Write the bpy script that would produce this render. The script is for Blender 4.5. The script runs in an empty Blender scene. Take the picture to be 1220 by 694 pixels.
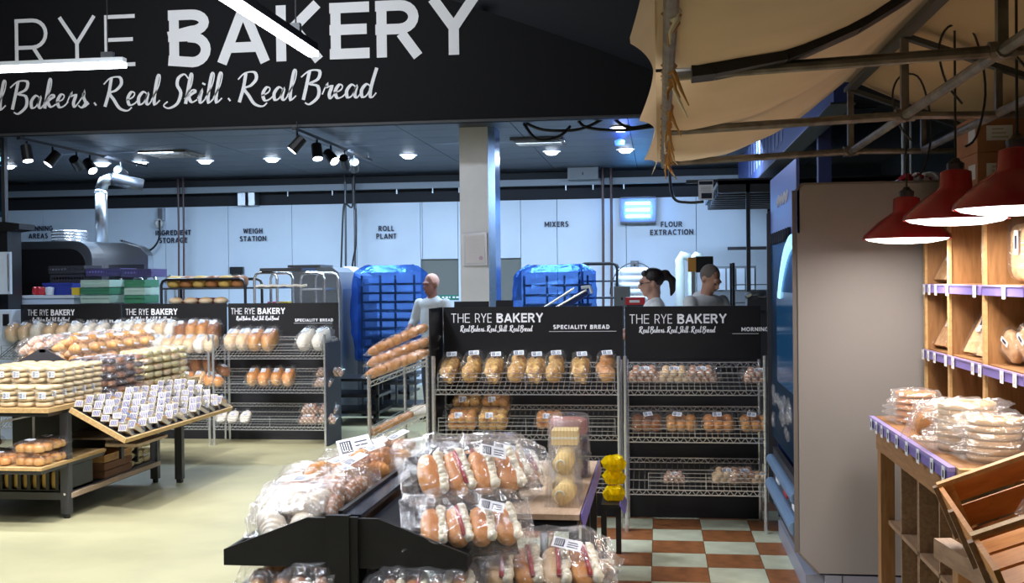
import bpy, math, random
from mathutils import Vector, Matrix, Euler, noise
R = math.radians
PI = math.pi
scn = bpy.context.scene
COL = scn.collection
# ------------------------------------------------------------------ camera
H = 1.58
_yaw, _pit, _roll, FPX = R(7.6), R(-0.57), 0.0107, 1315.0
_F = Vector((-math.sin(_yaw)*math.cos(_pit), math.cos(_yaw)*math.cos(_pit), math.sin(_pit)))
_R0 = Vector((math.cos(_yaw), math.sin(_yaw), 0))
_U0 = _R0.cross(_F)
_Rc = _R0*math.cos(_roll) - _U0*math.sin(_roll)
_Uc = _U0*math.cos(_roll) + _R0*math.sin(_roll)
cd = bpy.data.cameras.new('camera'); cam = bpy.data.objects.new('camera', cd); COL.objects.link(cam)
cd.sensor_width = 36; cd.lens = FPX/1220*36; cd.clip_end = 100
m = Matrix((( _Rc.x, _Uc.x, -_F.x, 0), (_Rc.y, _Uc.y, -_F.y, 0), (_Rc.z, _Uc.z, -_F.z, H), (0,0,0,1)))
cam.matrix_world = m
scn.camera = cam
def ray(x, y): return _F*FPX + _Rc*(x-610) - _Uc*(y-347)
def at(x, y, Y):
    r = ray(x, y); return Vector((0,0,H)) + r*(Y/r.y)
def fl(x, y, z=0.0):
    r = ray(x, y); return Vector((0,0,H)) + r*((z-H)/r.z)
# ------------------------------------------------------------------ world, lights, exposure
w = bpy.data.worlds.new('world'); scn.world = w; w.use_nodes = True
w.node_tree.nodes['Background'].inputs[0].default_value = (.55,.62,.8,1)
w.node_tree.nodes['Background'].inputs[1].default_value = .10
scn.view_settings.view_transform = 'Standard'; scn.view_settings.look = 'None'
scn.view_settings.gamma = 1; scn.view_settings.use_curve_mapping = False
scn.view_settings.exposure = 0.0
scn.cycles.transparent_max_bounces = 20
scn.cycles.max_bounces = 7; scn.cycles.glossy_bounces = 3; scn.cycles.diffuse_bounces = 3
scn.cycles.sample_clamp_indirect = 3.0
scn.cycles.use_denoising = True
scn.cycles.blur_glossy = 0.5
def area(name, loc, sx, sy, power, col=(1,1,1), rot=(0,0,0), spread=180):
    l = bpy.data.lights.new(name, 'AREA'); l.shape='RECTANGLE'; l.size=sx; l.size_y=sy; l.energy=power; l.color=col
    l.spread = R(spread)
    o = bpy.data.objects.new(name, l); o.location=loc; o.rotation_euler=rot; COL.objects.link(o); o['kind']='helper'; return o
def spot(name, loc, target, power, col=(1,1,1), ang=60, blend=.5, size=.06):
    l = bpy.data.lights.new(name, 'SPOT'); l.energy=power; l.color=col; l.spot_size=R(ang); l.spot_blend=blend; l.shadow_soft_size=size
    o = bpy.data.objects.new(name, l); o.location=loc
    d = Vector(target)-Vector(loc); o.rotation_euler = d.to_track_quat('-Z','Y').to_euler(); COL.objects.link(o); o['kind']='helper'; return o
COOL = (.80,.88,1.0)
# unseen fill lights added behind the fascia to brighten the kitchen wall
for i,(x,y) in enumerate(((-6.6,12.6),(-4.2,12.6),(-1.8,12.6),(0.4,12.6))):
    area('kitchen_fill_light', (x,y,3.15), 1.6, .25, 118, (.56,.76,1.0), (R(18),0,0))
# store ceiling lights, above the frame
for x,y,p in ((-3.0,2.5,55),(-5.2,4.5,70),(-2.8,5.8,75)):
    area('store_ceiling_light', (x,y,4.5), 1.4, .3, p, (.93,.96,1.0), spread=130)
# added fills for fascia and column, then accent spots over the displays
area('fascia_fill_light',(-4.0,7.6,4.7),3.0,.2,85,(.86,.92,1),(R(52),0,0))  # unseen fill light added to brighten the sign lettering
spot('column_fill_light',(-1.9,7.0,3.0),(-1.93,11.5,2.1),110,(.95,.97,1),26,.5,.05)  # unseen spot added so the column front looks lit
spot('display_spot_light', (-2.9,3.2,3.6), (-1.25,4.45,.7), 190, (1,.98,1), 46, .6, .05)
spot('display_spot_light', (0.0,2.6,3.4), (-.85,4.2,.65), 95, (1,.98,1), 42, .6, .05)
spot('display_spot_light', (-3.6,4.6,4.2), (-4.1,7.6,.8), 640, (.98,.98,1), 44, .7, .06)
spot('display_spot_light', (-5.2,6.4,4.2), (-4.7,9.2,1.0), 560, (.98,.98,1), 44, .7, .06)
spot('display_spot_light', (-4.0,7.6,3.4), (-4.6,10.4,.9), 260, (.95,.97,1), 50, .7, .06)
spot('display_spot_light', (-2.0,4.6,3.8), (-3.7,10.4,.7), 230, (.92,.96,1), 28, .7, .06)
spot('display_spot_light', (-1.2,4.8,3.3), (-.8,7.1,.6), 120, (.92,.95,1), 50, .8, .06)
spot('display_spot_light', (-.2,4.6,3.3), (.2,7.2,.5), 55, (.80,.88,1), 50, .8, .06)

# ------------------------------------------------------------------ materials
def new_mat(n):
    m = bpy.data.materials.new(n); m.use_nodes = True; return m, m.node_tree.nodes, m.node_tree.links, m.node_tree.nodes['Principled BSDF']
def M(n, c, r=.5, metal=0, bump=0, bscale=40, var=0, vscale=6, spec=None, stretch=(1,1,1), c2=None, coat=0):
    m, N, L, b = new_mat(n)
    b.inputs['Base Color'].default_value = (*c,1); b.inputs['Roughness'].default_value = r; b.inputs['Metallic'].default_value = metal
    if spec is not None: b.inputs['Specular IOR Level'].default_value = spec
    if coat: b.inputs['Coat Weight'].default_value = coat
    if var or bump or c2:
        tc = N.new('ShaderNodeTexCoord'); mp = N.new('ShaderNodeMapping'); mp.inputs['Scale'].default_value = stretch
        L.new(tc.outputs['Object'], mp.inputs['Vector'])
    if var or c2:
        t = N.new('ShaderNodeTexNoise'); t.inputs['Scale'].default_value = vscale; t.inputs['Detail'].default_value = 5
        L.new(mp.outputs[0], t.inputs['Vector'])
        cr = N.new('ShaderNodeValToRGB'); k = 1-var if not c2 else 1
        cr.color_ramp.elements[0].color = (*(c2 if c2 else [v*k for v in c]),1); cr.color_ramp.elements[1].color = (*[min(1,v*(1+var*.4)) for v in c],1)
        cr.color_ramp.elements[0].position = .36; cr.color_ramp.elements[1].position = .62
        L.new(t.outputs['Fac'], cr.inputs[0]); L.new(cr.outputs[0], b.inputs['Base Color'])
    if bump:
        t = N.new('ShaderNodeTexNoise'); t.inputs['Scale'].default_value = bscale; t.inputs['Detail'].default_value = 4
        L.new(mp.outputs[0], t.inputs['Vector'])
        bp = N.new('ShaderNodeBump'); bp.inputs['Strength'].default_value = bump; bp.inputs['Distance'].default_value = .01
        L.new(t.outputs['Fac'], bp.inputs['Height']); L.new(bp.outputs[0], b.inputs['Normal'])
    return m
def bread(n, top, side, flour=0, vs=22):
    """crust: baked darker where the dough rose (its own top), paler towards the base, with mottling"""
    m, N, L, b = new_mat(n); b.inputs['Roughness'].default_value = .42
    tc = N.new('ShaderNodeTexCoord'); sx = N.new('ShaderNodeSeparateXYZ'); L.new(tc.outputs['Generated'], sx.inputs[0])
    t = N.new('ShaderNodeTexNoise'); t.inputs['Scale'].default_value = vs; t.inputs['Detail'].default_value = 4; L.new(tc.outputs['Object'], t.inputs['Vector'])
    ad = N.new('ShaderNodeMath'); ad.operation='MULTIPLY_ADD'; ad.inputs[1].default_value=.9; L.new(t.outputs['Fac'], ad.inputs[0]); L.new(sx.outputs['Z'], ad.inputs[2])
    cr = N.new('ShaderNodeValToRGB'); cr.color_ramp.elements[0].position=.42; cr.color_ramp.elements[1].position=1.15 if 0 else 1.0
    cr.color_ramp.elements[0].color=(*side,1); cr.color_ramp.elements[1].color=(*top,1)
    sc = N.new('ShaderNodeMath'); sc.operation='MULTIPLY'; sc.inputs[1].default_value=.72; L.new(ad.outputs[0], sc.inputs[0])
    L.new(sc.outputs[0], cr.inputs[0]); out = cr.outputs[0]
    if flour:
        t2 = N.new('ShaderNodeTexNoise'); t2.inputs['Scale'].default_value=60; t2.inputs['Detail'].default_value=6; L.new(tc.outputs['Object'], t2.inputs['Vector'])
        c2 = N.new('ShaderNodeValToRGB'); c2.color_ramp.elements[0].position=.62-flour*.25; c2.color_ramp.elements[1].position=.72-flour*.2
        mx = N.new('ShaderNodeMixRGB'); L.new(t2.outputs['Fac'], c2.inputs[0]); L.new(c2.outputs[0], mx.inputs[0]); L.new(out, mx.inputs[1]); mx.inputs[2].default_value=(.85,.8,.74,1); out = mx.outputs[0]
    L.new(out, b.inputs['Base Color'])
    bp = N.new('ShaderNodeBump'); bp.inputs['Strength'].default_value=.35; bp.inputs['Distance'].default_value=.004; L.new(t.outputs['Fac'], bp.inputs['Height']); L.new(bp.outputs[0], b.inputs['Normal'])
    return m
def film(n, tint=(1,1,1), refl=.07, haze=.05, rough=.12, hcol=(.9,.92,1), bscale=28, bstr=.9, tcol=None):
    m, N, L, b = new_mat(n); N.remove(b); o = N['Material Output']
    tr = N.new('ShaderNodeBsdfTransparent'); tr.inputs[0].default_value=(*(tcol or tint),1)
    gl = N.new('ShaderNodeBsdfGlossy'); gl.inputs['Roughness'].default_value=rough; gl.inputs[0].default_value=(*tint,1)
    df = N.new('ShaderNodeBsdfDiffuse'); df.inputs[0].default_value=(*hcol,1)
    tc = N.new('ShaderNodeTexCoord'); t = N.new('ShaderNodeTexNoise'); t.inputs['Scale'].default_value=bscale; t.inputs['Detail'].default_value=3; t.inputs['Distortion'].default_value=1.6
    L.new(tc.outputs['Object'], t.inputs['Vector'])
    bp = N.new('ShaderNodeBump'); bp.inputs['Strength'].default_value=bstr; bp.inputs['Distance'].default_value=.012
    L.new(t.outputs['Fac'], bp.inputs['Height']); L.new(bp.outputs[0], gl.inputs['Normal']); L.new(bp.outputs[0], df.inputs['Normal'])
    lw = N.new('ShaderNodeLayerWeight'); lw.inputs[0].default_value=.35; L.new(bp.outputs[0], lw.inputs['Normal'])
    ma = N.new('ShaderNodeMath'); ma.operation='MULTIPLY_ADD'; ma.inputs[1].default_value=.34; ma.inputs[2].default_value=refl; ma.use_clamp=True; L.new(lw.outputs['Facing'], ma.inputs[0])
    a = N.new('ShaderNodeMixShader'); L.new(ma.outputs[0], a.inputs[0]); L.new(tr.outputs[0], a.inputs[1]); L.new(gl.outputs[0], a.inputs[2])
    c = N.new('ShaderNodeMixShader'); c.inputs[0].default_value=haze; L.new(a.outputs[0], c.inputs[1]); L.new(df.outputs[0], c.inputs[2])
    L.new(c.outputs[0], o.inputs['Surface']); return m
def emit(n, c, s):
    m, N, L, b = new_mat(n); b.inputs['Emission Color'].default_value=(*c,1); b.inputs['Emission Strength'].default_value=s; b.inputs['Base Color'].default_value=(*c,1); return m
def wood(n, c, dark, sc=(1,1,1), r=.55):
    m, N, L, b = new_mat(n); b.inputs['Roughness'].default_value=r
    tc=N.new('ShaderNodeTexCoord'); mp=N.new('ShaderNodeMapping'); mp.inputs['Scale'].default_value=sc; L.new(tc.outputs['Object'], mp.inputs[0])
    t=N.new('ShaderNodeTexNoise'); t.inputs['Scale'].default_value=6; t.inputs['Detail'].default_value=7; t.inputs['Distortion'].default_value=.6; L.new(mp.outputs[0], t.inputs['Vector'])
    cr=N.new('ShaderNodeValToRGB'); cr.color_ramp.elements[0].position=.3; cr.color_ramp.elements[1].position=.7; cr.color_ramp.elements[0].color=(*dark,1); cr.color_ramp.elements[1].color=(*c,1)
    L.new(t.outputs['Fac'], cr.inputs[0]); L.new(cr.outputs[0], b.inputs['Base Color']); return m
BLACK = M('matt_black', (.010,.0105,.014), .5, var=.3, vscale=3)
SIGN = M('sign_black', (.009,.009,.011), .38)
SIGNB = M('fascia_black', (.008,.008,.010), .75, spec=.2)
DGREY = M('charcoal_steel', (.045,.045,.052), .35, bump=.1, bscale=200)
NAVY = M('gloss_navy_rail', (.012,.016,.03), .18)
CHROME = M('chrome_wire', (.80,.82,.86), .26, .84)
STEEL = M('brushed_steel', (.50,.53,.57), .32, 1, bump=.15, bscale=60, stretch=(1,1,12))
DSTEEL = M('dark_steel', (.12,.125,.14), .38, .8)
GALV = M('galvanised_tube', (.20,.19,.175), .5, .6, var=.35, vscale=14)
DBAR = M('dark_flat_bar', (.07,.075,.075), .55, .3)
WHITE = M('white_print', (.92,.92,.96), .5)
LGREY = M('light_grey_print', (.55,.55,.57), .5)
LBL = M('white_label', (.82,.85,.92), .45)
INK = M('ink', (.02,.022,.05), .5)
INKB = M('blue_ink', (.03,.05,.28), .5)
WALLW = M('white_cladding', (.60,.70,.84), .45, var=.05, vscale=1.3)
PAINT = M('grey_white_paint', (.66,.66,.68), .55, var=.06, vscale=3)
CEIL = M('kitchen_ceiling_panel', (.020,.026,.040), .45, var=.25, vscale=1.5)
DARKW = M('dark_wall', (.02,.021,.026), .8)
DARKC = M('dark_ceiling', (.05,.05,.054), .85)
CREAMV = M('cream_vinyl', (.50,.455,.265), .42, var=.10, vscale=2.2, bump=.05, bscale=12)
TILEC = M('cream_tile', (.54,.56,.42), .35, var=.12, vscale=9)
TILEB = M('terracotta_tile', (.30,.115,.042), .35, var=.30, vscale=14)
GROUT = M('grout', (.20,.17,.12), .8)
CANVAS = None
def canvas():
    m, N, L, b = new_mat('cream_canvas'); N.remove(b); o=N['Material Output']
    tc=N.new('ShaderNodeTexCoord'); t=N.new('ShaderNodeTexNoise'); t.inputs['Scale'].default_value=3; L.new(tc.outputs['Object'], t.inputs['Vector'])
    cr=N.new('ShaderNodeValToRGB'); cr.color_ramp.elements[0].color=(.60,.44,.26,1); cr.color_ramp.elements[1].color=(.76,.58,.37,1); L.new(t.outputs['Fac'], cr.inputs[0])
    d=N.new('ShaderNodeBsdfDiffuse'); tl=N.new('ShaderNodeBsdfTranslucent'); mx=N.new('ShaderNodeMixShader'); mx.inputs[0].default_value=.35
    L.new(cr.outputs[0], d.inputs[0]); L.new(cr.outputs[0], tl.inputs[0]); L.new(d.outputs[0], mx.inputs[1]); L.new(tl.outputs[0], mx.inputs[2]); L.new(mx.outputs[0], o.inputs[0]); return m
CANVAS = canvas()
FRAY = M('frayed_cord', (.46,.24,.08), .9)
RAGW = M('white_tie', (.8,.74,.62), .8)
RED = M('red_enamel', (.36,.008,.018), .25, coat=.3)
LAMPIN = emit('lamp_diffuser', (1,.93,.88), 5.0)
TUBEL = emit('led_tube', (.86,.92,1), 14)
DOWN = emit('downlight_lens', (.82,.90,1), 10)
UVL = emit('blue_tube', (.25,.72,1.0), 7)
SCRN = emit('cooler_glow', (.25,.62,1.0), 2.5)
PINE = wood('pine_board', (.37,.19,.075), (.24,.115,.04), (9,9,1.2))
PINEH = wood('pine_board_long', (.35,.18,.075), (.23,.11,.04), (9,1.2,9))
PINED = wood('weathered_board', (.34,.215,.13), (.21,.125,.07), (9,1.2,9))
EDGE = wood('pale_pine_edge', (.66,.44,.20), (.50,.30,.12), (9,1.2,9))
ORNG = wood('orange_crate_board', (.64,.28,.075), (.46,.18,.045), (2,9,9))
TBLW = wood('pale_table_board', (.62,.46,.33), (.50,.35,.24), (9,1.5,9))
PURP = M('lilac_price_strip', (.20,.16,.50), .3)
PURPL = M('lilac_strip_lip', (.34,.28,.62), .3)
PANEL = M('warm_grey_panel', (.285,.275,.28), .5, bump=.04, bscale=150)
PANELE = M('panel_edge', (.17,.15,.14), .5)
SKIRT = M('cooler_skirting', (.26,.28,.36), .4)
BLUEH = M('blue_header', (.085,.13,.43), .35)
BLUED = M('dark_blue', (.02,.04,.16), .3)
BLUEF = M('blue_fascia', (.035,.055,.20), .5)
BLUEP = M('blue_post', (.06,.075,.22), .5)
GLASSD = M('cooler_glass', (.008,.02,.05), .06, coat=.5)
CARD = M('brown_cardboard', (.36,.17,.085), .75, var=.1, vscale=5)
CRGOLD = bread('golden_crust', (.50,.19,.035), (.72,.42,.14))
CRBRN = bread('brown_crust', (.26,.085,.022), (.46,.20,.07))
CRPALE = bread('pale_crust', (.72,.46,.24), (.82,.68,.48))
CRWHT = bread('floured_crust', (.80,.68,.52), (.84,.78,.68), .6)
CRTEA = bread('teacake_crust', (.70,.50,.26), (.85,.76,.58), 0, 14)
CRORG = bread('glazed_crust', (.60,.22,.05), (.78,.42,.15))
CRDOT = bread('sugared_crust', (.42,.18,.09), (.62,.36,.21), .42)
CHEESE = M('cheese_topping', (.74,.46,.13), .5, c2=(.42,.17,.04), vscale=38, bump=.8, bscale=60)
CHOC = M('chocolate', (.085,.03,.02), .35, c2=(.03,.012,.01), vscale=20)
CREAM = M('whipped_cream', (.86,.82,.66), .6, bump=.5, bscale=50)
JAM = M('red_jam', (.42,.02,.03), .3)
SPONGE = M('yellow_sponge', (.74,.54,.22), .7, bump=.3, bscale=90)
ICING = M('yellow_icing', (.80,.60,.28), .5)
PINKC = M('pink_cake', (.42,.17,.13), .5)
YEL = M('yellow_filling', (.82,.62,.02), .5)
STRIPE = M('pale_striped_card', (.55,.48,.36), .5)
FILM = film('clear_film', refl=.03, haze=.018)
FILMB = film('crinkled_film', refl=.05, haze=.055, rough=.09, bscale=20, bstr=1.0)
FILMP = film('plain_thin_film', refl=.03, haze=.01, rough=.15)
CLAM = film('clear_clamshell', refl=.04, haze=.035, rough=.08, bscale=60, bstr=.3)
BLUFILM = film('blue_polythene', tint=(.10,.30,.9), refl=.10, haze=.10, rough=.2, hcol=(.02,.10,.45), bscale=7, bstr=1, tcol=(.42,.58,.88))
GLASSP = film('glass_pane', tint=(.8,.92,1), refl=.10, haze=.10, rough=.05, hcol=(.03,.14,.28), bscale=.5, bstr=0, tcol=(.28,.42,.52))
SKIN = M('skin', (.56,.30,.22), .55); SKIN2 = M('skin_pale', (.58,.33,.26), .55)
SHIRT = M('white_work_shirt', (.78,.81,.86), .8, bump=.3, bscale=30); SHIRTG = M('grey_work_shirt', (.40,.41,.42), .85)
HAIRD = M('dark_hair', (.02,.012,.012), .5, bump=.5, bscale=80, stretch=(1,1,.2)); HAIRG = M('grey_cropped_hair', (.16,.13,.12), .8)
TROUS = M('dark_trousers', (.03,.032,.045), .8)
BLK = M('black_plastic', (.012,.012,.014), .35)
GREENC = M('green_crate', (.05,.22,.12), .5); PALEG = M('pale_green_crate', (.42,.58,.50), .5); PURC = M('purple_crate', (.07,.055,.16), .5); BLUC = M('blue_bin', (.02,.04,.30), .45)
REDP = M('red_plastic', (.55,.03,.04), .4); YELP = M('yellow_plastic', (.7,.5,.03), .4); HOSE = M('white_hose', (.58,.66,.66), .5); WPLAS = M('white_plastic', (.7,.76,.84), .4)
MGREY = M('machine_grey', (.17,.19,.22), .45); DOORG = M('grey_door_opening', (.16,.17,.16), .7); BRNT = M('crate_wicker', (.16,.07,.035), .7)
YCRATE = M('yellow_loaf', (.62,.40,.10), .6); GRNSIGN = M('green_sign', (.01,.20,.15), .5)

# ------------------------------------------------------------------ mesh builder
class MB:
    def __init__(s): s.v=[]; s.f=[]; s.mi=[]; s.k=0
    def add(s, vs, fs, M4=None):
        n=len(s.v)
        s.v += [tuple(M4 @ Vector(v)) if M4 else tuple(v) for v in vs]
        s.f += [tuple(n+i for i in f) for f in fs]; s.mi += [s.k]*len(fs); return s
    def mat(s,k): s.k=k; return s
    def box(s, c, d, rot=(0,0,0)):
        x,y,z=[a/2 for a in d]
        vs=[(-x,-y,-z),(x,-y,-z),(x,y,-z),(-x,y,-z),(-x,-y,z),(x,-y,z),(x,y,z),(-x,y,z)]
        return s.add(vs,[(0,3,2,1),(4,5,6,7),(0,1,5,4),(1,2,6,5),(2,3,7,6),(3,0,4,7)], Matrix.Translation(c)@Euler(rot).to_matrix().to_4x4())
    def bb(s, a, b): return s.box([(p+q)/2 for p,q in zip(a,b)], [abs(q-p) for p,q in zip(a,b)])
    def bar(s, p, q, wd, ht, up=(0,0,1)):
        p=Vector(p); q=Vector(q); d=(q-p); L=d.length; d.normalize(); u=Vector(up)
        if abs(d.dot(u))>.98: u=Vector((0,1,0))
        sx=d.cross(u).normalized(); u=sx.cross(d)
        M4=Matrix(((d.x,sx.x,u.x,(p.x+q.x)/2),(d.y,sx.y,u.y,(p.y+q.y)/2),(d.z,sx.z,u.z,(p.z+q.z)/2),(0,0,0,1)))
        x,y,z=L/2,wd/2,ht/2
        vs=[(-x,-y,-z),(x,-y,-z),(x,y,-z),(-x,y,-z),(-x,-y,z),(x,-y,z),(x,y,z),(-x,y,z)]
        return s.add(vs,[(0,3,2,1),(4,5,6,7),(0,1,5,4),(1,2,6,5),(2,3,7,6),(3,0,4,7)],M4)
    def tube(s, pts, r, n=8, cap=True):
        pts=[Vector(p) for p in pts]; rr = r if isinstance(r,(list,tuple)) else [r]*len(pts)
        b=len(s.v); u=None
        for i,p in enumerate(pts):
            d=(pts[min(i+1,len(pts)-1)]-pts[max(i-1,0)]).normalized()
            if u is None: u=Vector((0,0,1)) if abs(d.z)<.9 else Vector((1,0,0))
            u=(u-d*u.dot(d)).normalized() if (u-d*u.dot(d)).length>1e-4 else d.orthogonal().normalized()
            v=d.cross(u)
            for k in range(n):
                a=2*PI*k/n; s.v.append(tuple(p+(u*math.cos(a)+v*math.sin(a))*rr[i]))
        for i in range(len(pts)-1):
            for k in range(n):
                k2=(k+1)%n; s.f.append((b+i*n+k,b+i*n+k2,b+(i+1)*n+k2,b+(i+1)*n+k)); s.mi.append(s.k)
        if cap:
            s.f.append(tuple(b+k for k in range(n))[::-1]); s.f.append(tuple(b+(len(pts)-1)*n+k for k in range(n))); s.mi += [s.k]*2
        return s
    def lathe(s, prof, n=24, c=(0,0,0), rot=(0,0,0)):
        M4=Matrix.Translation(c)@Euler(rot).to_matrix().to_4x4(); vs=[]; fs=[]
        for (r,z) in prof:
            for k in range(n): vs.append((r*math.cos(2*PI*k/n), r*math.sin(2*PI*k/n), z))
        for i in range(len(prof)-1):
            for k in range(n): k2=(k+1)%n; fs.append((i*n+k,i*n+k2,(i+1)*n+k2,(i+1)*n+k))
        return s.add(vs,fs,M4)
    def prism(s, poly, a0, a1, axis='y'):
        n=len(poly)
        def P(p,a): return (p[0],a,p[1]) if axis=='y' else ((a,p[0],p[1]) if axis=='x' else (p[0],p[1],a))
        vs=[P(p,a0) for p in poly]+[P(p,a1) for p in poly]
        fs=[tuple(range(n)),tuple(range(n,2*n))[::-1]]+[(i,i+n,(i+1)%n+n,(i+1)%n) for i in range(n)]
        return s.add(vs,fs)
    def blob(s, c, r, rot=(0,0,0), nu=14, nv=8, e=1.0, nz=0, flat=None, seed=0):
        M4=Matrix.Translation(c)@Euler(rot).to_matrix().to_4x4(); vs=[]; fs=[]
        def sp(x,p): return math.copysign(abs(x)**p,x)
        for j in range(nv+1):
            ph=-PI/2+PI*j/nv
            for i in range(nu):
                th=2*PI*i/nu
                x=sp(math.cos(ph),e)*sp(math.cos(th),e); y=sp(math.cos(ph),e)*sp(math.sin(th),e); z=sp(math.sin(ph),e)
                k=1
                if nz: k=1+nz*noise.noise(Vector((x*1.7+seed*7.3,y*1.7,z*1.7)))
                z2=z*r[2]*k
                if flat is not None and z2<-flat*r[2]: z2=-flat*r[2]
                vs.append((x*r[0]*k,y*r[1]*k,z2))
        for j in range(nv):
            for i in range(nu): i2=(i+1)%nu; fs.append((j*nu+i,j*nu+i2,(j+1)*nu+i2,(j+1)*nu+i))
        return s.add(vs,fs,M4)
    def build(s, name, mat, parent=None, smooth=False, loc=None):
        me=bpy.data.meshes.new(name); me.from_pydata(s.v,[],s.f)
        for mm in (mat if isinstance(mat,(list,tuple)) else [mat]): me.materials.append(mm)
        if any(s.mi): me.polygons.foreach_set('material_index', s.mi)
        if smooth: me.polygons.foreach_set('use_smooth',[True]*len(me.polygons))
        me.update(); o=bpy.data.objects.new(name,me); COL.objects.link(o)
        if parent: o.parent=parent
        if loc: o.location=loc
        return o
USED={}
def tag(o,label=None,cat=None,group=None,kind=None):
    if label: o['label']=label
    if cat: o['category']=cat
    if group: o['group']=group
    if kind: o['kind']=kind
    return o
def T(name,label=None,cat=None,loc=(0,0,0),rot=(0,0,0),group=None):
    o=bpy.data.objects.new(name,None); o.empty_display_size=.05; COL.objects.link(o); o.location=loc; o.rotation_euler=rot
    return tag(o,label,cat,group)
def S(o): o['kind']='structure'; return o
def kids(o): return [c for c in bpy.data.objects if c.parent is o]
CH={}
def dup(root):
    if root.name not in CH:
        CH[root.name]=[(c,kids(c)) for c in kids(root)]
    r=root.copy(); COL.objects.link(r)
    for c,gs in CH[root.name]:
        d=c.copy(); COL.objects.link(d); d.parent=r
        for g in gs: e=g.copy(); COL.objects.link(e); e.parent=d
    return r
PROTO={}
def place(fn, key, loc, rot, label, group=None, scale=None, cat=None):
    k=(fn.__name__,key)
    if k not in PROTO: PROTO[k]=fn(key); r=PROTO[k]
    else: r=dup(PROTO[k])
    r.location=loc; r.rotation_euler=rot; r['label']=label
    if scale: r.scale=(scale,)*3 if not isinstance(scale,tuple) else scale
    if group: r['group']=group
    elif 'group' in r: del r['group']
    if cat: r['category']=cat
    return r
ORD=['first','second','third','fourth','fifth','sixth','seventh','eighth','ninth','tenth','eleventh','twelfth','thirteenth','fourteenth']
# ------------------------------------------------------------------ lettering
def arc(cx,cy,rx,ry,a0,a1,n=10): return [(cx+rx*math.cos(R(a0+(a1-a0)*i/n)), cy+ry*math.sin(R(a0+(a1-a0)*i/n))) for i in range(n+1)]
def stroke(mb, pts, wd, y=0.0, taper=None, th=.004):
    pts=[p for i,p in enumerate(pts) if i==0 or (Vector(p)-Vector(pts[i-1])).length>1e-6] if taper is None else pts
    n=len(pts); off=[]; mb.sk=getattr(mb,'sk',0)+1; y-=.0004*(mb.sk%4)
    for i,p in enumerate(pts):
        d1=Vector(pts[i])-Vector(pts[i-1]) if i>0 else Vector(pts[1])-Vector(pts[0])
        d2=Vector(pts[i+1])-Vector(pts[i]) if i<n-1 else d1
        d1=d1.normalized(); d2=d2.normalized(); n1=Vector((-d1.y,d1.x)); n2=Vector((-d2.y,d2.x)); nn=(n1+n2)
        nn=nn.normalized() if nn.length>1e-3 else n1
        k=1/max(.5,nn.dot(n1)); ww=wd if taper is None else taper[i]
        off.append(nn*ww/2*k)
    vs=[(p[0]+o.x,y,p[1]+o.y) for p,o in zip(pts,off)]+[(p[0]-o.x,y,p[1]-o.y) for p,o in zip(pts,off)]
    mb.add(vs,[(i,i+1,n+i+1,n+i) for i in range(n-1)])
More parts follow.
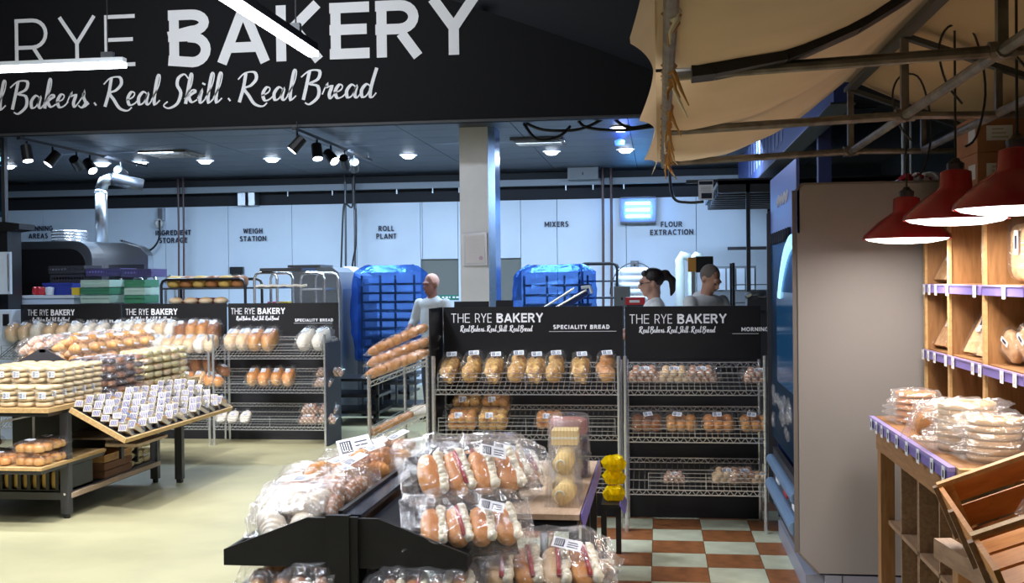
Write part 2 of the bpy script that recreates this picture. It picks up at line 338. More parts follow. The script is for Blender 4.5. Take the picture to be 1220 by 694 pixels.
def glyph(ch, w):
    h=w/2
    if ch=='T': return .62,[[(0,1-h),(.62,1-h)],[(.31,1),(.31,0)]]
    if ch=='H': return .70,[[(h,0),(h,1)],[(.70-h,0),(.70-h,1)],[(0,.52),(.70,.52)]]
    if ch=='E': return .60,[[(h,0),(h,1)],[(0,1-h),(.60,1-h)],[(0,.52),(.56,.52)],[(0,h),(.60,h)]]
    if ch=='R': return .70,[[(h,0),(h,1)],[(0,1-h),(.36,1-h)]+arc(.36,.70,.30-h,.30-h,90,-90)+[(0,.40+h)],[(.38,.42),(.66-h*.3,0)]]
    if ch=='Y': return .74,[[(h*.7,1),(.37,.48)],[(.74-h*.7,1),(.37,.48)],[(.37,.52),(.37,0)]]
    if ch=='B': return .68,[[(h,0),(h,1)],[(0,1-h),(.36,1-h)]+arc(.36,.76,.25-h*.5,.24-h,90,-90)+[(0,.52)],[(0,.52),(.38,.52)]+arc(.38,.27,.30-h,.26-h*.4,90,-90)+[(0,h)]]
    if ch=='A': return .80,[[(h*.7,0),(.40,1-h*.3)],[(.80-h*.7,0),(.40,1-h*.3)],[(.2,.28),(.6,.28)]]
    if ch=='K': return .74,[[(h,0),(h,1)],[(.70-h*.6,1),(h,.38)],[(.28,.60),(.72-h*.6,0)]]
    w2=min(w,.16); h=w2/2
    if ch=='I': return w,[[(w/2,0),(w/2,1)]]
    if ch=='L': return .55,[[(w/2,0),(w/2,1)],[(0,h),(.55,h)]]
    if ch=='F': return .56,[[(w/2,0),(w/2,1)],[(0,1-h),(.56,1-h)],[(0,.5),(.5,.5)]]
    if ch=='P': return .64,[[(w/2,0),(w/2,1)],[(0,1-h),(.34,1-h)]+arc(.34,.70,.28-h,.30-h,90,-90)+[(0,.40+h)]]
    if ch=='D': return .70,[[(w/2,0),(w/2,1)],[(0,1-h),(.30,1-h)]+arc(.30,.5,.38-h,.5-h,90,-90)+[(0,h)]]
    if ch=='O': return .80,[arc(.40,.5,.40-h,.5-h,0,360,20)]
    if ch=='C': return .72,[arc(.40,.5,.40-h,.5-h,45,315,16)]
    if ch=='G': return .78,[arc(.40,.5,.40-h,.5-h,45,350,16)+[(.74,.48),(.45,.48)]]
    if ch=='S': return .60,[arc(.31,.73,.25-h*.5,.27-h,40,250,9)+[(.36,.49)]+arc(.29,.27,.27-h*.5,.27-h,70,-150,9)]
    if ch=='U': return .70,[[(h,1),(h,.35)]+arc(.35,.33,.35-h,.33-h,180,360,9)+[(.70-h,1)]]
    if ch=='N': return .72,[[(h,0),(h,1)],[(.72-h,0),(.72-h,1)],[(h,1-h),(.72-h,h)]]
    if ch=='M': return .86,[[(h,0),(h,1)],[(.86-h,0),(.86-h,1)],[(h,1-h),(.43,.3),(.86-h,1-h)]]
    if ch=='W': return 1.0,[[(h,1),(.27,0+h)],[(.27,h),(.5,.9)],[(.5,.9),(.73,h)],[(.73,h),(1-h,1)]]
    if ch=='X': return .70,[[(h,1),(.70-h,0)],[(.70-h,1),(h,0)]]
    return .32,[]
def plain(mb,txt,cx,z,cap,w=.17,gap=.16,centre=True,kx=1.0):
    tot=(sum(glyph(c,w)[0] for c in txt)+gap*(len(txt)-1))*cap*kx
    word(mb,txt,cx-(tot/2 if centre else 0),z,cap,w,gap,tot)
def word(mb,txt,x,z,cap,w,gap=.16,fit=None):
    """draws txt, its left end at x; returns the right end. fit: total width"""
    ws=[glyph(c,w)[0] for c in txt]; tot=sum(ws)+gap*(len(txt)-1); kx=(fit/(tot*cap)) if fit else 1
    cx=0
    for c,a in zip(txt,ws):
        for st in glyph(c,w)[1]:
            stroke(mb,[(x+(cx+p[0])*cap*kx, z+p[1]*cap) for p in st], w*cap)
        cx+=a+gap
    return x+tot*cap*kx
SC={'R':(.72,[[(.15,1),(.12,.5),(.03,-.03)],[(-.08,.78),(.12,1.0),(.42,1.02),(.50,.78),(.34,.55),(.14,.46),(.30,.22),(.52,-.10),(.78,-.2),(.92,-.08)]]),
'e':(.36,[[(0,.18),(.2,.28),(.25,.42),(.14,.47),(.04,.25),(.12,.01),(.28,.05),(.40,.2)]]),
'a':(.46,[[(.30,.38),(.17,.46),(.04,.26),(.08,.02),(.22,.08),(.33,.42),(.30,.1),(.38,.0),(.48,.15)]]),
'l':(.26,[[(0,.15),(.18,.6),(.22,.98),(.14,1.0),(.09,.4),(.12,.0),(.28,.14)]]),
'd':(.48,[[(.30,.38),(.17,.46),(.04,.26),(.08,.02),(.22,.08),(.36,.5),(.44,1.02)],[(.44,1.02),(.33,.4),(.32,.05),(.40,.0),(.5,.15)]]),
'k':(.42,[[(0,.15),(.17,.6),(.2,.98),(.13,1.0),(.08,.4),(.05,-.02)],[(.06,.2),(.22,.46),(.32,.40),(.14,.24),(.25,.03),(.42,.12)]]),
'r':(.36,[[(0,.15),(.1,.48),(.13,.40),(.27,.43),(.22,.15),(.28,.0),(.38,.15)]]),
's':(.33,[[(0,.1),(.16,.4),(.18,.52),(.18,.34),(.27,.12),(.15,-.03),(.03,.05)],[(.22,.02),(.36,.15)]]),
'i':(.25,[[(0,.15),(.11,.45),(.08,.1),(.14,.0),(.27,.15)],[(.15,.64),(.17,.70)]]),
'B':(.62,[[(.15,1),(.1,.5),(.04,-.02)],[(-.1,.78),(.15,1.0),(.46,.98),(.44,.70),(.2,.54),(.46,.44),(.50,.08),(.26,-.18),(.10,-.12)]]),
'S':(.60,[[(.66,.88),(.52,1.04),(.34,.92),(.32,.66),(.46,.38),(.38,.0),(.12,-.16),(-.06,-.06),(.06,.08)]]),
'.':(.12,[[(.02,.06),(.06,.10)]]),' ':(.22,[])}
def cat_rom(p,n=4):
    o=[]; q=[p[0]]+list(p)+[p[-1]]
    for i in range(1,len(q)-2):
        for k in range(n):
            t=k/n; a,b,c,d=[Vector(q[i+j]) for j in (-1,0,1,2)]
            o.append(tuple(.5*((2*b)+(c-a)*t+(2*a-5*b+4*c-d)*t*t+(3*b-a-3*c+d)*t**3)))
    o.append(tuple(q[-2])); return o
def script_w(txt): return sum(SC[c][0] for c in txt)
def script(mb,txt,x1,z,cap,width,wt=.10,n=4):
    """hand lettering that ends at x1"""
    k=width/script_w(txt); x=x1-width
    for c in txt:
        a,sts=SC[c]
        for st in sts:
            pts=cat_rom(st,n) if len(st)>2 else st
            P=[(x+(p[0]+p[1]*.10)*k, z+p[1]*cap) for p in pts]; tp=[]
            for i in range(len(P)):
                d=Vector(P[min(i+1,len(P)-1)])-Vector(P[max(i-1,0)]); d=d.normalized() if d.length>1e-6 else Vector((0,-1))
                f=.42+.75*max(0,-d.y)+.12*abs(d.x)
                if c=='.' or len(st)==2: f=1.3
                tp.append(cap*wt*f)
            stroke(mb,P,0,taper=tp)
        x+=a*k
def text_obj(name,txt,loc,size,mat,parent=None,bold=0,rot=(R(90),0,0),align='CENTER',sx=1):
    c=bpy.data.curves.new('t','FONT'); c.body=txt; c.size=size; c.offset=bold; c.align_x=align; c.space_line=.9
    o=bpy.data.objects.new('t',c); COL.objects.link(o); bpy.context.view_layer.update()
    me=bpy.data.meshes.new_from_object(o.evaluated_get(bpy.context.evaluated_depsgraph_get())); bpy.data.objects.remove(o)
    me.materials.clear(); me.materials.append(mat); q=bpy.data.objects.new(name,me); COL.objects.link(q); q.location=loc; q.rotation_euler=rot; q.scale=(sx,1,1)
    if parent: q.parent=parent
    return q

#==================================================================== SETTING
fo=S(MB().bb((-12.5,-3,-.06),(3.4,16.8,-.012)).build('floor',GROUT))
S(MB().bb((-12.5,-3,-.0119),(-1.277,16.8,0)).build('vinyl_sheet',CREAMV,fo))
S(MB().bb((-1.2765,8.262,-.0119),(3.4,16.8,0)).build('vinyl_sheet',CREAMV,fo))
S(MB().bb((-1.2765,-3,-.0119),(3.4,4.884,0)).build('vinyl_sheet',CREAMV,fo))
tm={}
for i in range(-4,5):
    for j in range(11):
        k=(i+j)%2
        # first column beyond the line at x=-0.055, row between y 6.72 and 7.03 is cream
        c=TILEC if (i+j)%2==0 else TILEB
        x=-.055+i*.305; y=4.887+j*.3056
        if k not in tm: tm[k]=MB().bb((.0015,.0015,-.0115),(.3035,.304,0)).build('floor_tile',c,fo,loc=(x,y,0)); o=tm[k]
        else:
            o=tm[k].copy(); COL.objects.link(o); o.location=(x,y,0)
        o['kind']='structure'
# back wall with cladding panels
wb=S(MB().bb((-12.5,16.6,0),(3.4,16.8,4.9)).build('wall_back',DARKW))
pn=None
doors=((-3.60,-3.02),(-2.42,-2.06))
def clad(x0,x1,z0,z1): return S(MB().bb((x0+.004,16.5,z0),(x1-.004,16.6,z1)).build('cladding_panel',WALLW,wb))
xs=[-11.81+1.03*i for i in range(14)]
for a,b in zip(xs[:-1],xs[1:]):
    if a>1.6: continue
    segs=[(a,b)]
    for d0,d1 in doors:
        ns=[]
        for s0,s1 in segs:
            if d1<=s0 or d0>=s1: ns.append((s0,s1)); continue
            if s0<d0: ns.append((s0,d0))
            if s1>d1: ns.append((d1,s1))
            clad(max(s0,d0),min(s1,d1),1.92,2.785)
        segs=ns
    for s0,s1 in segs: clad(s0,s1,0,2.785)
for i,(d0,d1) in enumerate(doors):
    d=S(MB().bb((d0,16.56,0),(d1,16.595,1.92)).build('door_%d'%(i+1),DOORG))
    if i==0:
        g=MB(); g.bb((d0+.2,16.545,1.30),(d1,16.56,1.37)); g.build('green_notice_strip',GRNSIGN,d)
        g=MB(); [g.bb((d0+.26+k*.055,16.54,1.322),(d0+.26+k*.055+(.02,.035,.04)[k%3],16.544,1.348)) for k in range(6)]; g.build('white_marks',WHITE,d)
        MB().bb((d0+.2,16.545,.6),(d1,16.56,1.29)).build('door_leaf',WALLW,d)
    else: MB().bb((d0,16.545,0),(d1,16.56,1.28)).build('door_leaf',WALLW,d)
wr=S(MB().bb((3.2,-3,0),(3.4,16.6,4.9)).build('wall_right',DARKW))
S(MB().bb((-12.7,-3,0),(-12.5,16.8,4.9)).build('wall_left',DARKW))
S(MB().bb((-12.5,-3.2,0),(3.4,-3,4.9)).build('wall_front',DARKW))
S(MB().bb((-12.5,-3,4.8),(3.4,11.0,4.95)).build('ceiling',DARKC))
kc=S(MB().bb((-12.5,11.0,3.22),(3.4,16.6,3.35)).build('ceiling_kitchen',DARKW))
cp=None
for i in range(11):
    for j in range(9):
        x=-9.9+i*1.2; y=11.02+j*.6
        if x>.9: continue
        if cp is None: cp=MB().bb((.004,.004,0),(1.196,.596,.019)).build('ceiling_panel',CEIL,kc); o=cp
        else: o=cp.copy(); COL.objects.link(o)
        o.location=(x,y,3.2)
S(MB().bb((-12.5,11.0,3.35),(3.4,11.1,4.9)).build('wall_bulkhead',DARKW))
tb=S(MB().bb((-12.5,16.2,2.975),(2.0,16.3,3.065)).build('trim_1',M('dull_beam',(.22,.25,.29),.55)))
for x in (-5.6,-4.9,-3.9,-3.35,-2.95,-1.35,-.95,-.5): MB().tube([(x,16.25,2.98),(x,16.25,2.9)],.012,6).build('hanger_clip',STEEL,tb)
MB().bb((-6.25,16.3,2.78),(-6.15,16.5,2.98)).build('beam_bracket',STEEL,tb)
MB().bb((-6.42,16.3,2.78),(-6.3,16.42,2.98)).build('beam_bracket',STEEL,tb)
# column with framed notice and steel corner strip
co=S(MB().bb((-2.08,11.5,0),(-1.775,11.85,3.2)).build('column',PAINT))
S(MB().bb((-1.774,11.49,0),(-1.70,11.85,3.2)).build('corner_strip',M('polished_strip',(.25,.42,.75),.25,.8),co))
t=T('wall_notice','small framed notice on the white kitchen column','notice',(-1.915,11.49,1.74))
MB().bb((-.125,-.02,0),(.125,.009,.345)).build('frame',M('silver_frame',(.45,.45,.48),.4,.6),t)
MB().bb((-.10,-.024,.03),(.10,-.0205,.315)).build('sheet',M('cream_sheet',(.62,.58,.60),.6),t)
q=MB()
for k in range(7): q.bb((-.05+.005*(k%3),-.026,.27-.022*k),(.05-.008*(k%2),-.0245,.275-.022*k))
q.build('print_lines',LGREY,t)
MB().lathe([(.0,-.002),(.022,0),(.0,.002)],12,(.06,-.027,.08),(R(90),0,0)).build('rosette',M('mauve',(.45,.3,.42),.5),t)
# hanging fascia over the kitchen front
t=T('fascia_sign','huge black hanging sign with white lettering and a curved end','sign',(0,10.8,3.155))
poly=[(-9.9,0),(1.1,0),(.75,.1),(.5,.2),(-.02,.435),(-.6,.68),(-1.3,.95),(-2.0,1.205),(-2.6,1.40),(-3.2,1.52),(-4.2,1.63),(-9.9,1.63)]
MB().prism(poly,0,.10,'y').build('sign_panel',SIGNB,t)
MB().bb((-9.9,-.012,0),(1.02,0,.022)).build('bottom_trim',M('dull_trim',(.05,.05,.055),.5),t)
for w_,x_ in (('RYE',-6.66),('THE',-8.5)): q=MB(); word(q,w_,x_,.675,.535,.075,.17,1.33); o=q.build('lettering',WHITE,t,loc=(0,-.012,0)); tag(o,'thin white capitals')
q=MB(); word(q,'BAKERY',-4.97,.665,.565,.185,.09,3.23); o=q.build('lettering',WHITE,t,loc=(0,-.012,0)); tag(o,'bold white capitals')
q=MB()
full='Real Bakers . Real Skill . Real Bread'
script(q,full,-2.80,.275,.285,4.07/script_w('l Bakers . Real Skill . Real Bread')*script_w(full),.105)
o=q.build('lettering',WHITE,t,loc=(0,-.012,0)); tag(o,'white brush script')
# wall lettering, one sign per work area
for txt,(x,y),lb in (('PLANNING\nAREAS',(45,275),'planning areas'),('INGREDIENT\nSTORAGE',(206,280),'ingredient storage'),('WEIGH\nSTATION',(301,278),'weigh station'),('ROLL\nPLANT',(460,275),'roll plant'),('MIXERS',(663,270),'mixers'),('FLOUR\nEXTRACTION',(800,270),'flour extraction')):
    p=at(x,y,16.46); q=MB(); ls=txt.split('\n'); [plain(q,l_,0,-.118*i_,.080,.22,.18,True,.97) for i_,l_ in enumerate(ls)]; o=q.build('wall_lettering',INK,None,loc=(p.x,16.47,p.z))
    tag(o,'black wall lettering reading %s on white kitchen cladding'%lb,'sign')
# ------------------------------------------------------------------ downlights
def downlight(k):
    t=T('downlight','', 'light'); MB().lathe([(.085,0),(.115,-.012),(.115,0)],20).build('rim',WPLAS,t)
    MB().lathe([(.085,0),(.08,-.03),(.05,-.05),(.0,-.055)],18).build('lens',DOWN,t,True); return t
dl=[((-8.644,13.8),'behind the glass screen end'),((-7.30,13.8),'just beyond the track spots over the oven'),((-6.776,13.8),'next to the steel flue'),((-5.873,13.8),'above the ingredient storage lettering'),((-4.964,13.8),'above the weigh station lettering'),((-4.05,13.8),'behind the second track of spots'),((-3.156,13.8),'above the roll plant lettering'),((-1.321,13.8),'just past the column in the rear row'),((-.399,13.8),'rear row beside the blue glow'),((-.392,11.8),'front row close under the fascia beside loose cables'),((-8.2,12.9),'above the glass screen')]
for (x,y),lb in dl:
    place(downlight,0,(x,y,3.199),(0,0,0),'round recessed kitchen downlight '+lb,'recessed kitchen downlights')
for x in (-6.8,-5.0,-3.2,-1.3,-.4): area('downlight_light',(x,13.8,3.1),.15,.15,14,COOL)
# ------------------------------------------------------------------ track lights
def track(name_lb, X, y0, y1, heads):
    t=T('track_light',name_lb,'track light',(X,y0,3.1)); L=y1-y0
    MB().bb((-.02,0,0),(.02,L,.03)).build('track_rail',BLK,t)
    for yy in (.1,L-.1): MB().tube([(0,yy,.03),(0,yy,.1)],.006,6).build('hanger',BLK,t)
    for (yy,ax,ay,lit) in heads:
        h=MB().lathe([(.0,.09),(.055,.085),(.06,-.08),(.052,-.085)],16,(0,0,0)).build('spot_head',BLK,t,loc=(0,yy,-.13)); h.rotation_euler=(ax,ay,0)
        MB().tube([(0,0,.03),(.0,0,.13)],.012,6).build('stem',BLK,t,loc=(0,yy,-.13))
        MB().lathe([(.052,-.084),(.0,-.082)],16).build('lens',DOWN if lit else BLK,h)
p=fl(22,166,3.1); track('track with black spot heads near the oven',p.x,p.y,13.6,[(.15,R(-10),R(-15),1),(.65,R(-25),R(30),1),(1.15,R(60),R(10),0),(1.45,R(-20),R(-40),1),(2.2,R(70),0,0)])
p=fl(350,155,3.1); track('track with black spot heads near the column',p.x,p.y,13.6,[(.1,R(-15),R(38),1),(.75,R(-20),R(-12),1),(1.25,R(-25),R(-45),1),(1.8,R(60),R(10),0),(2.2,R(60),R(30),0)])
# ------------------------------------------------------------------ linear luminaires of the shop
t=T('linear_luminaire','LED batten hung across the sign below the thin capitals','ceiling light',(-3.56,7.05,3.08))
MB().bb((-3,-.03,0),(0,.03,.03)).build('batten',WPLAS,t); MB().bb((-3,-.032,-.035),(-.002,.032,-.0005)).build('diffuser',TUBEL,t)
MB().tube([(-.12,0,.03),(-.12,0,1.7)],.004,6).build('suspension_wire',DSTEEL,t); MB().bb((-.16,-.02,.03),(-.08,.02,.07)).build('wire_clip',STEEL,t)
t=T('linear_luminaire','LED batten running towards the shop front above the bold capitals','ceiling light',(-2.21,6.95,3.08))
MB().bb((-.03,-3.5,0),(.03,0,.05)).build('batten',BLK,t); MB().bb((-.032,-3.5,-.035),(.032,-.002,-.0005)).build('diffuser',TUBEL,t)
MB().tube([(0,-.35,.05),(0,-.35,1.7)],.005,6).build('suspension_wire',DSTEEL,t); MB().bb((-.03,-.37,.05),(.03,-.33,.1)).build('wire_clip',STEEL,t)
area('batten_light',(-5.0,7.05,3.04),2.9,.07,75,COOL); area('batten_light',(-2.21,5.2,3.04),.07,3.4,60,COOL)
#==================================================================== WIRE RACKS
def wire_shelf(parent, x0,x1, yf,zf, yb,zb, guard=True, gx=None):
    """sloping chromed wire shelf: wires run front to back between trussed edges"""
    o=MB(); L=x1-x0
    for (y,z) in ((yf,zf),(yb,zb)):
        o.bar((x0,y,z),(x1,y,z),.007,.007); o.bar((x0,y,z-.03),(x1,y,z-.03),.007,.007)
        n=int(L/.045)
        for i in range(n):
            a=x0+L*i/n; b=x0+L*(i+.5)/n; c=x0+L*(i+1)/n
            o.bar((a,y,z-.03),(b,y,z),.004,.004); o.bar((b,y,z),(c,y,z-.03),.004,.004)
    for x in (x0,x1):
        o.bar((x,yf,zf),(x,yb,zb),.007,.007); o.bar((x,yf,zf-.03),(x,yb,zb-.03),.007,.007)
    n=int(L/.034)
    for i in range(1,n): x=x0+L*i/n; o.bar((x,yf,zf),(x,yb,zb),.004,.004)
    for k in (.33,.66): o.bar((x0,yf+(yb-yf)*k,zf+(zb-zf)*k-.008),(x1,yf+(yb-yf)*k,zf+(zb-zf)*k-.008),.006,.006)
    s=o.build('wire_shelf',CHROME,parent)
    if guard:
        g=MB(); a,b=gx or (x0+.02,x1-.02)
        for k in range(4): g.bar((a,yf+.01,zf+.025+k*.026),(b,yf+.01,zf+.025+k*.026),.0035,.0035)
        for x in (a,(a+b)/2,b): g.bar((x,yf+.01,zf),(x,yf+.01,zf+.105),.004,.004)
        g.build('guard_rail',CHROME,s)
    return s
def post(parent,x,y,z):
    o=MB().tube([(x,y,0),(x,y,z)],.0125,10)
    for i in range(int(z/.05)): o.tube([(x,y,.05*i+.03),(x,y,.05*i+.034)],.0145,8,False)
    return o.build('post',CHROME,parent)
def header(parent, x0,x1, y, z0,z1, tx0, tx1, base, cap, tagw, cat_txt, cx, cz, csize, ul):
    """black board with the shop sign; coordinates relative to the rack"""
    b=MB().bb((x0,y,z0),(x1,y+.018,z1)).build('header_board',SIGN,parent)
    yy=y-.003
    W=tx1-tx0
    q=MB(); word(q,'THE',tx0,base,cap,.09,.16,W*.205); word(q,'RYE',tx0+W*.262,base,cap,.09,.16,W*.18); q.build('sign_lettering',WHITE,b,loc=(0,yy,0))
    q=MB(); word(q,'BAKERY',tx0+W*.495,base,cap,.19,.09,W*.505); q.build('sign_lettering',WHITE,b,loc=(0,yy,0))
    q=MB(); script(q,'Real Bakers . Real Skill . Real Bread',tx0+W*.88,base-cap*.95,cap*.62,W*.78,.15,2); q.build('sign_lettering',WHITE,b,loc=(0,yy,0))
    q=MB(); plain(q,cat_txt,cx,cz,csize*.72,.24,.16,ul[2],1.15); q.build('sign_lettering',WHITE,b,loc=(0,yy,0))
    MB().bb((ul[0],yy-.001,cz-.018),(ul[1],yy,cz-.014)).build('underline',LGREY,b)
    return b
def rack(lb, x0,x1,yf,yb,shelves,ph,hd,zback=None,group='wire bread racks with black headers',guards=None):
    t=T('bread_rack',lb,'rack',(x0,yf,0),group=None)
    W=x1-x0; D=yb-yf
    for x in (.013,W-.013): post(t,x,0,ph); post(t,x,D,ph-.05)
    for i,(zf,zb) in enumerate(shelves): wire_shelf(t,.02,W-.02,0,zf,D,zb,gx=guards[i] if guards else None)
    MB().bb((.0,D+.03,.0),(W,D+.045,shelves[0][1]+.02)).build('back_panel',BLACK,t)
    if hd: header(t,0.0,W,D+.025,shelves[0][1]+.021,hd[0],*hd[1:])
    return t
SH=[(.885,1.03),(.60,.745),(.27,.405)]
rk1=rack('wide chrome wire rack under the speciality bread header, beside the checkered aisle',-1.455,-.243,6.95,7.34,SH,1.10,
   (1.403,.055,.682,1.298,.062,0,'SPECIALITY BREAD',.937,1.252,.038,(.72,1.17,1)))
for g in ((-1.468,6.95,.02),): MB().bb((-.013,0,.02),(-.003,.42,1.405)).build('side_panel',SIGN,rk1)
MB().bb((.06,.50,1.30),(.30,.515,1.44)).build('rear_board',SIGN,rk1); MB().bb((.34,.56,1.30),(.46,.575,1.445)).build('rear_board',SIGN,rk1)
rk2=rack('chrome wire rack under the header whose category begins MORNING',-.228,.655,6.95,7.34,[(.885,1.03),(.59,.74),(.262,.40)],1.10,
   (1.399,.03,.665,1.285,.062,0,'MORNING',.735+.025,1.232,.036,(.70,.87,0)),guards=[(.02,.86),(.02,.86),(.15,.86)])
# racks in the rear row
SL=[(.875,1.04),(.545,.72),(.185,.37)]
rkC=rack('rear chrome wire rack with half empty shelves under a speciality bread header',-4.34,-3.19,10.3,10.7,SL,1.08,
   (1.378,.03,.60,1.268,.062,0,'SPECIALITY BREAD',.90,1.19,.04,(.69,1.09,1)))
MB().bb((1.15,0,0),(1.165,.44,1.0)).build('side_panel',M('navy_panel',(.008,.010,.028),.5),rkC)
rkB=rack('rear wire rack packed with loaves under a daily loaves header, middle one of its row',-5.48,-4.36,10.3,10.7,SL,1.08,
   (1.38,.04,.60,1.268,.062,0,'DAILY LOAVES',.88,1.19,.04,(.68,1.08,1)))
rkA=rack('end rear wire rack under a daily loaves header behind the croissant stand',-6.60,-5.50,10.3,10.7,SL,1.08,
   (1.385,.08,.60,1.268,.062,0,'DAILY LOAVES',.88,1.19,.04,(.66,1.04,1)))
# end rack of baguettes: its shelves slope down towards the light floor
t=T('bread_rack','narrow wire rack of baguettes at the gondola end, seen from its side','rack',(-1.885,6.97,0))
for x in (.013,.40):
    for y in (0,1.02): post(t,x,y,.98 if x<.1 else 1.10)
for z0,z1 in ((.93,1.075),(.55,.73),(.22,.38)):
    o=MB()
    for y in (0,1.02):
        for dz in (0,-.03): o.bar((.013,y,z0+dz),(.40,y,z1+dz),.007,.007)
        for i in range(9):
            a,b,c=[.013+.387*k/9 for k in (i,i+.5,i+1)]; f=lambda x:z0+(x-.013)/.387*(z1-z0)
            o.bar((a,y,f(a)-.03),(b,y,f(b)),.004,.004); o.bar((b,y,f(b)),(c,y,f(c)-.03),.004,.004)
    for i in range(31): y=1.02*i/30; o.bar((.013,y,z0),(.40,y,z1),.004,.004)
    for x,z in ((.013,z0),(.40,z1)): o.bar((x,0,z),(x,1.02,z),.007,.007)
    s=o.build('wire_shelf',CHROME,t)
    g=MB()
    for k in range(3): g.bar((-.0,.02,z0+.03+k*.025),(-.0,1.0,z0+.03+k*.025),.0035,.0035)
    for k in range(2): g.bar((.04,.0,z0+.05+k*.025),(.38,.0,z1+.05+k*.025),.0035,.0035)
    g.bar((.04,0,z0),(.04,0,z0+.08),.004,.004)
    if z0<.9: g.build('guard_rail',CHROME,s)
#==================================================================== PRODUCTS
def label_mb(w,h,bars=True,th=.002):
    q=MB().bb((-w/2,-h/2,0),(w/2,h/2,th))
    if bars:
        q.mat(1)
        q.bb((-w*.42,-h*.36,th),(-w*.08,h*.36,th+.0006)); q.mat(0)
        for k in range(4): q.bb((-w*.38+w*.07*k,-h*.28,th+.0006),(-w*.355+w*.07*k,h*.28,th+.0012))
        q.mat(1)
        for k in range(3): q.bb((w*.02,-h*.3+h*.22*k,th),(w*.4,-h*.22+h*.22*k,th+.0006))
    return q
def put_label(parent, loc, rot, w=.075,h=.045, ink=None):
    o=label_mb(w,h).build('label',[LBL,ink or INK],parent); o.location=loc; o.rotation_euler=rot; return o
def bag(lx,ly,lz,seed,crumple=.012,nu=28,nv=12,pinch=True,e=.55,flare=1.15,rise=0):
    """cellophane pack lying along x, crimped flat at its ends, crumpled facets"""
    rnd=random.Random(seed); q=MB(); n=nu; vs=[]; rings=nv
    for i in range(rings+1):
        t=-1+2*i/rings; x=t*lx/2
        if pinch:
            k=1 if abs(t)<.66 else max(.05,1-((abs(t)-.66)/.34)**1.1)
            wy=1 if abs(t)<.66 else 1-(abs(t)-.66)*.45
            if abs(t)>.97: wy*=flare
        else: k=(1-abs(t)**5)**.5 if abs(t)<1 else .05; wy=(1-abs(t)**6)**.5 if abs(t)<1 else .4
        for j in range(n):
            a=2*PI*j/n; c,s=math.cos(a),math.sin(a)
            y=math.copysign(abs(c)**e,c)*ly/2*wy; z=math.copysign(abs(s)**e,s)*lz/2*k
            cr=crumple*(1 if k>.1 else .6)
            z0=max(z,-lz/2)+lz/2*1.0
            if s<-.2: z0*= .5 if k>.3 else 1
            vs.append((x+rnd.uniform(-cr,cr)*.7, y+rnd.uniform(-cr,cr), max(.002,z0+(rnd.uniform(-cr,cr) if s>-.3 else 0))+rise*(1-k)))
    fs=[]
    for i in range(rings):
        for j in range(n): j2=(j+1)%n; fs.append((i*n+j,i*n+j2,(i+1)*n+j2,(i+1)*n+j))
    fs.append(tuple(range(n))[::-1]); fs.append(tuple(rings*n+k for k in range(n)))
    return q.add(vs,fs)
def bun_mb(r,h,seed=0,nz=.08,nu=14): return MB().blob((0,0,h*.45),(r,r,h*.55),nu=nu,nv=8,e=.85,nz=nz,flat=.8,seed=seed)
def share(o,loc,rot=None,sc=None):
    c=o.copy(); COL.objects.link(c); c.location=loc
    if rot: c.rotation_euler=rot
    if sc: c.scale=sc if isinstance(sc,tuple) else (sc,)*3
    return c
# --- topped rolls in a long pack (lies on a sloping shelf, long side up the slope)
def roll_pack(k):
    r=T('roll_pack','','bread pack'); rnd=random.Random(k)
    m=[CHEESE,CHEESE,CRGOLD][k%3]
    if k==0:
        b=MB().blob((0,0,.038),(.055,.155,.044),nu=22,nv=14,e=.75,nz=.38,flat=.85,seed=3).build('topped_bread',m,r,True,loc=(0,.165,.004))
    for i in range(0 if k==0 else 3):
        b=MB().blob((0,0,.038),(.052,.06,.042),nu=16,nv=9,e=.8,nz=.25,flat=.85,seed=k*5+i).build('roll',m,r,True,loc=(rnd.uniform(-.008,.008),.065+i*.10,.004)); b.rotation_euler=(0,0,rnd.uniform(-.4,.4))
    f=bag(.36,.135,.105,k+3,.006,20,12).build('wrapper',FILM,r,loc=(0,.165,0)); f.rotation_euler=(0,0,R(90))
    put_label(r,(.005,.24,.105),(R(6),0,R(8)),.07,.055); return r
# --- six buns in a clear bag
def bun_pack(k):
    r=T('bun_pack','','bread pack'); m=[CRGOLD,CRORG,CRBRN][k%3]; o=None; rnd=random.Random(k+9)
    for j in range(2):
        for i in range(3):
            loc=(-.068+i*.068,.045+j*.08,.004)
            if o is None: o=bun_mb(.04,.055,k).build('bun',m,r,True,loc=loc)
            else: share(o,loc,(0,0,rnd.uniform(0,6)))
    bag(.25,.18,.082,k+31,.006,20,12).build('wrapper',FILM,r,loc=(0,.085,0))
    put_label(r,(-.03+.02*k,.085,.083),(R(4),0,R(-12+14*k)),.065,.045); return r
def double_bun_pack(k):
    r=T('bun_pack','','bread pack'); m=[CRGOLD,CHEESE,CRORG][k%3]; o=None; rnd=random.Random(k+9)
    for l in range(2):
        for j in range(2):
            for i in range(3):
                loc=(-.07+i*.07,.05+j*.085,.004+l*.06)
                if o is None: o=bun_mb(.043,.062,k,.15).build('bun',m,r,True,loc=loc)
                else: share(o,loc,(0,0,rnd.uniform(0,6)))
    bag(.27,.19,.145,k+37,.007,20,12).build('wrapper',FILM,r,loc=(0,.09,0))
    put_label(r,(-.02,.03,.13),(R(50),0,R(8)),.06,.045); return r
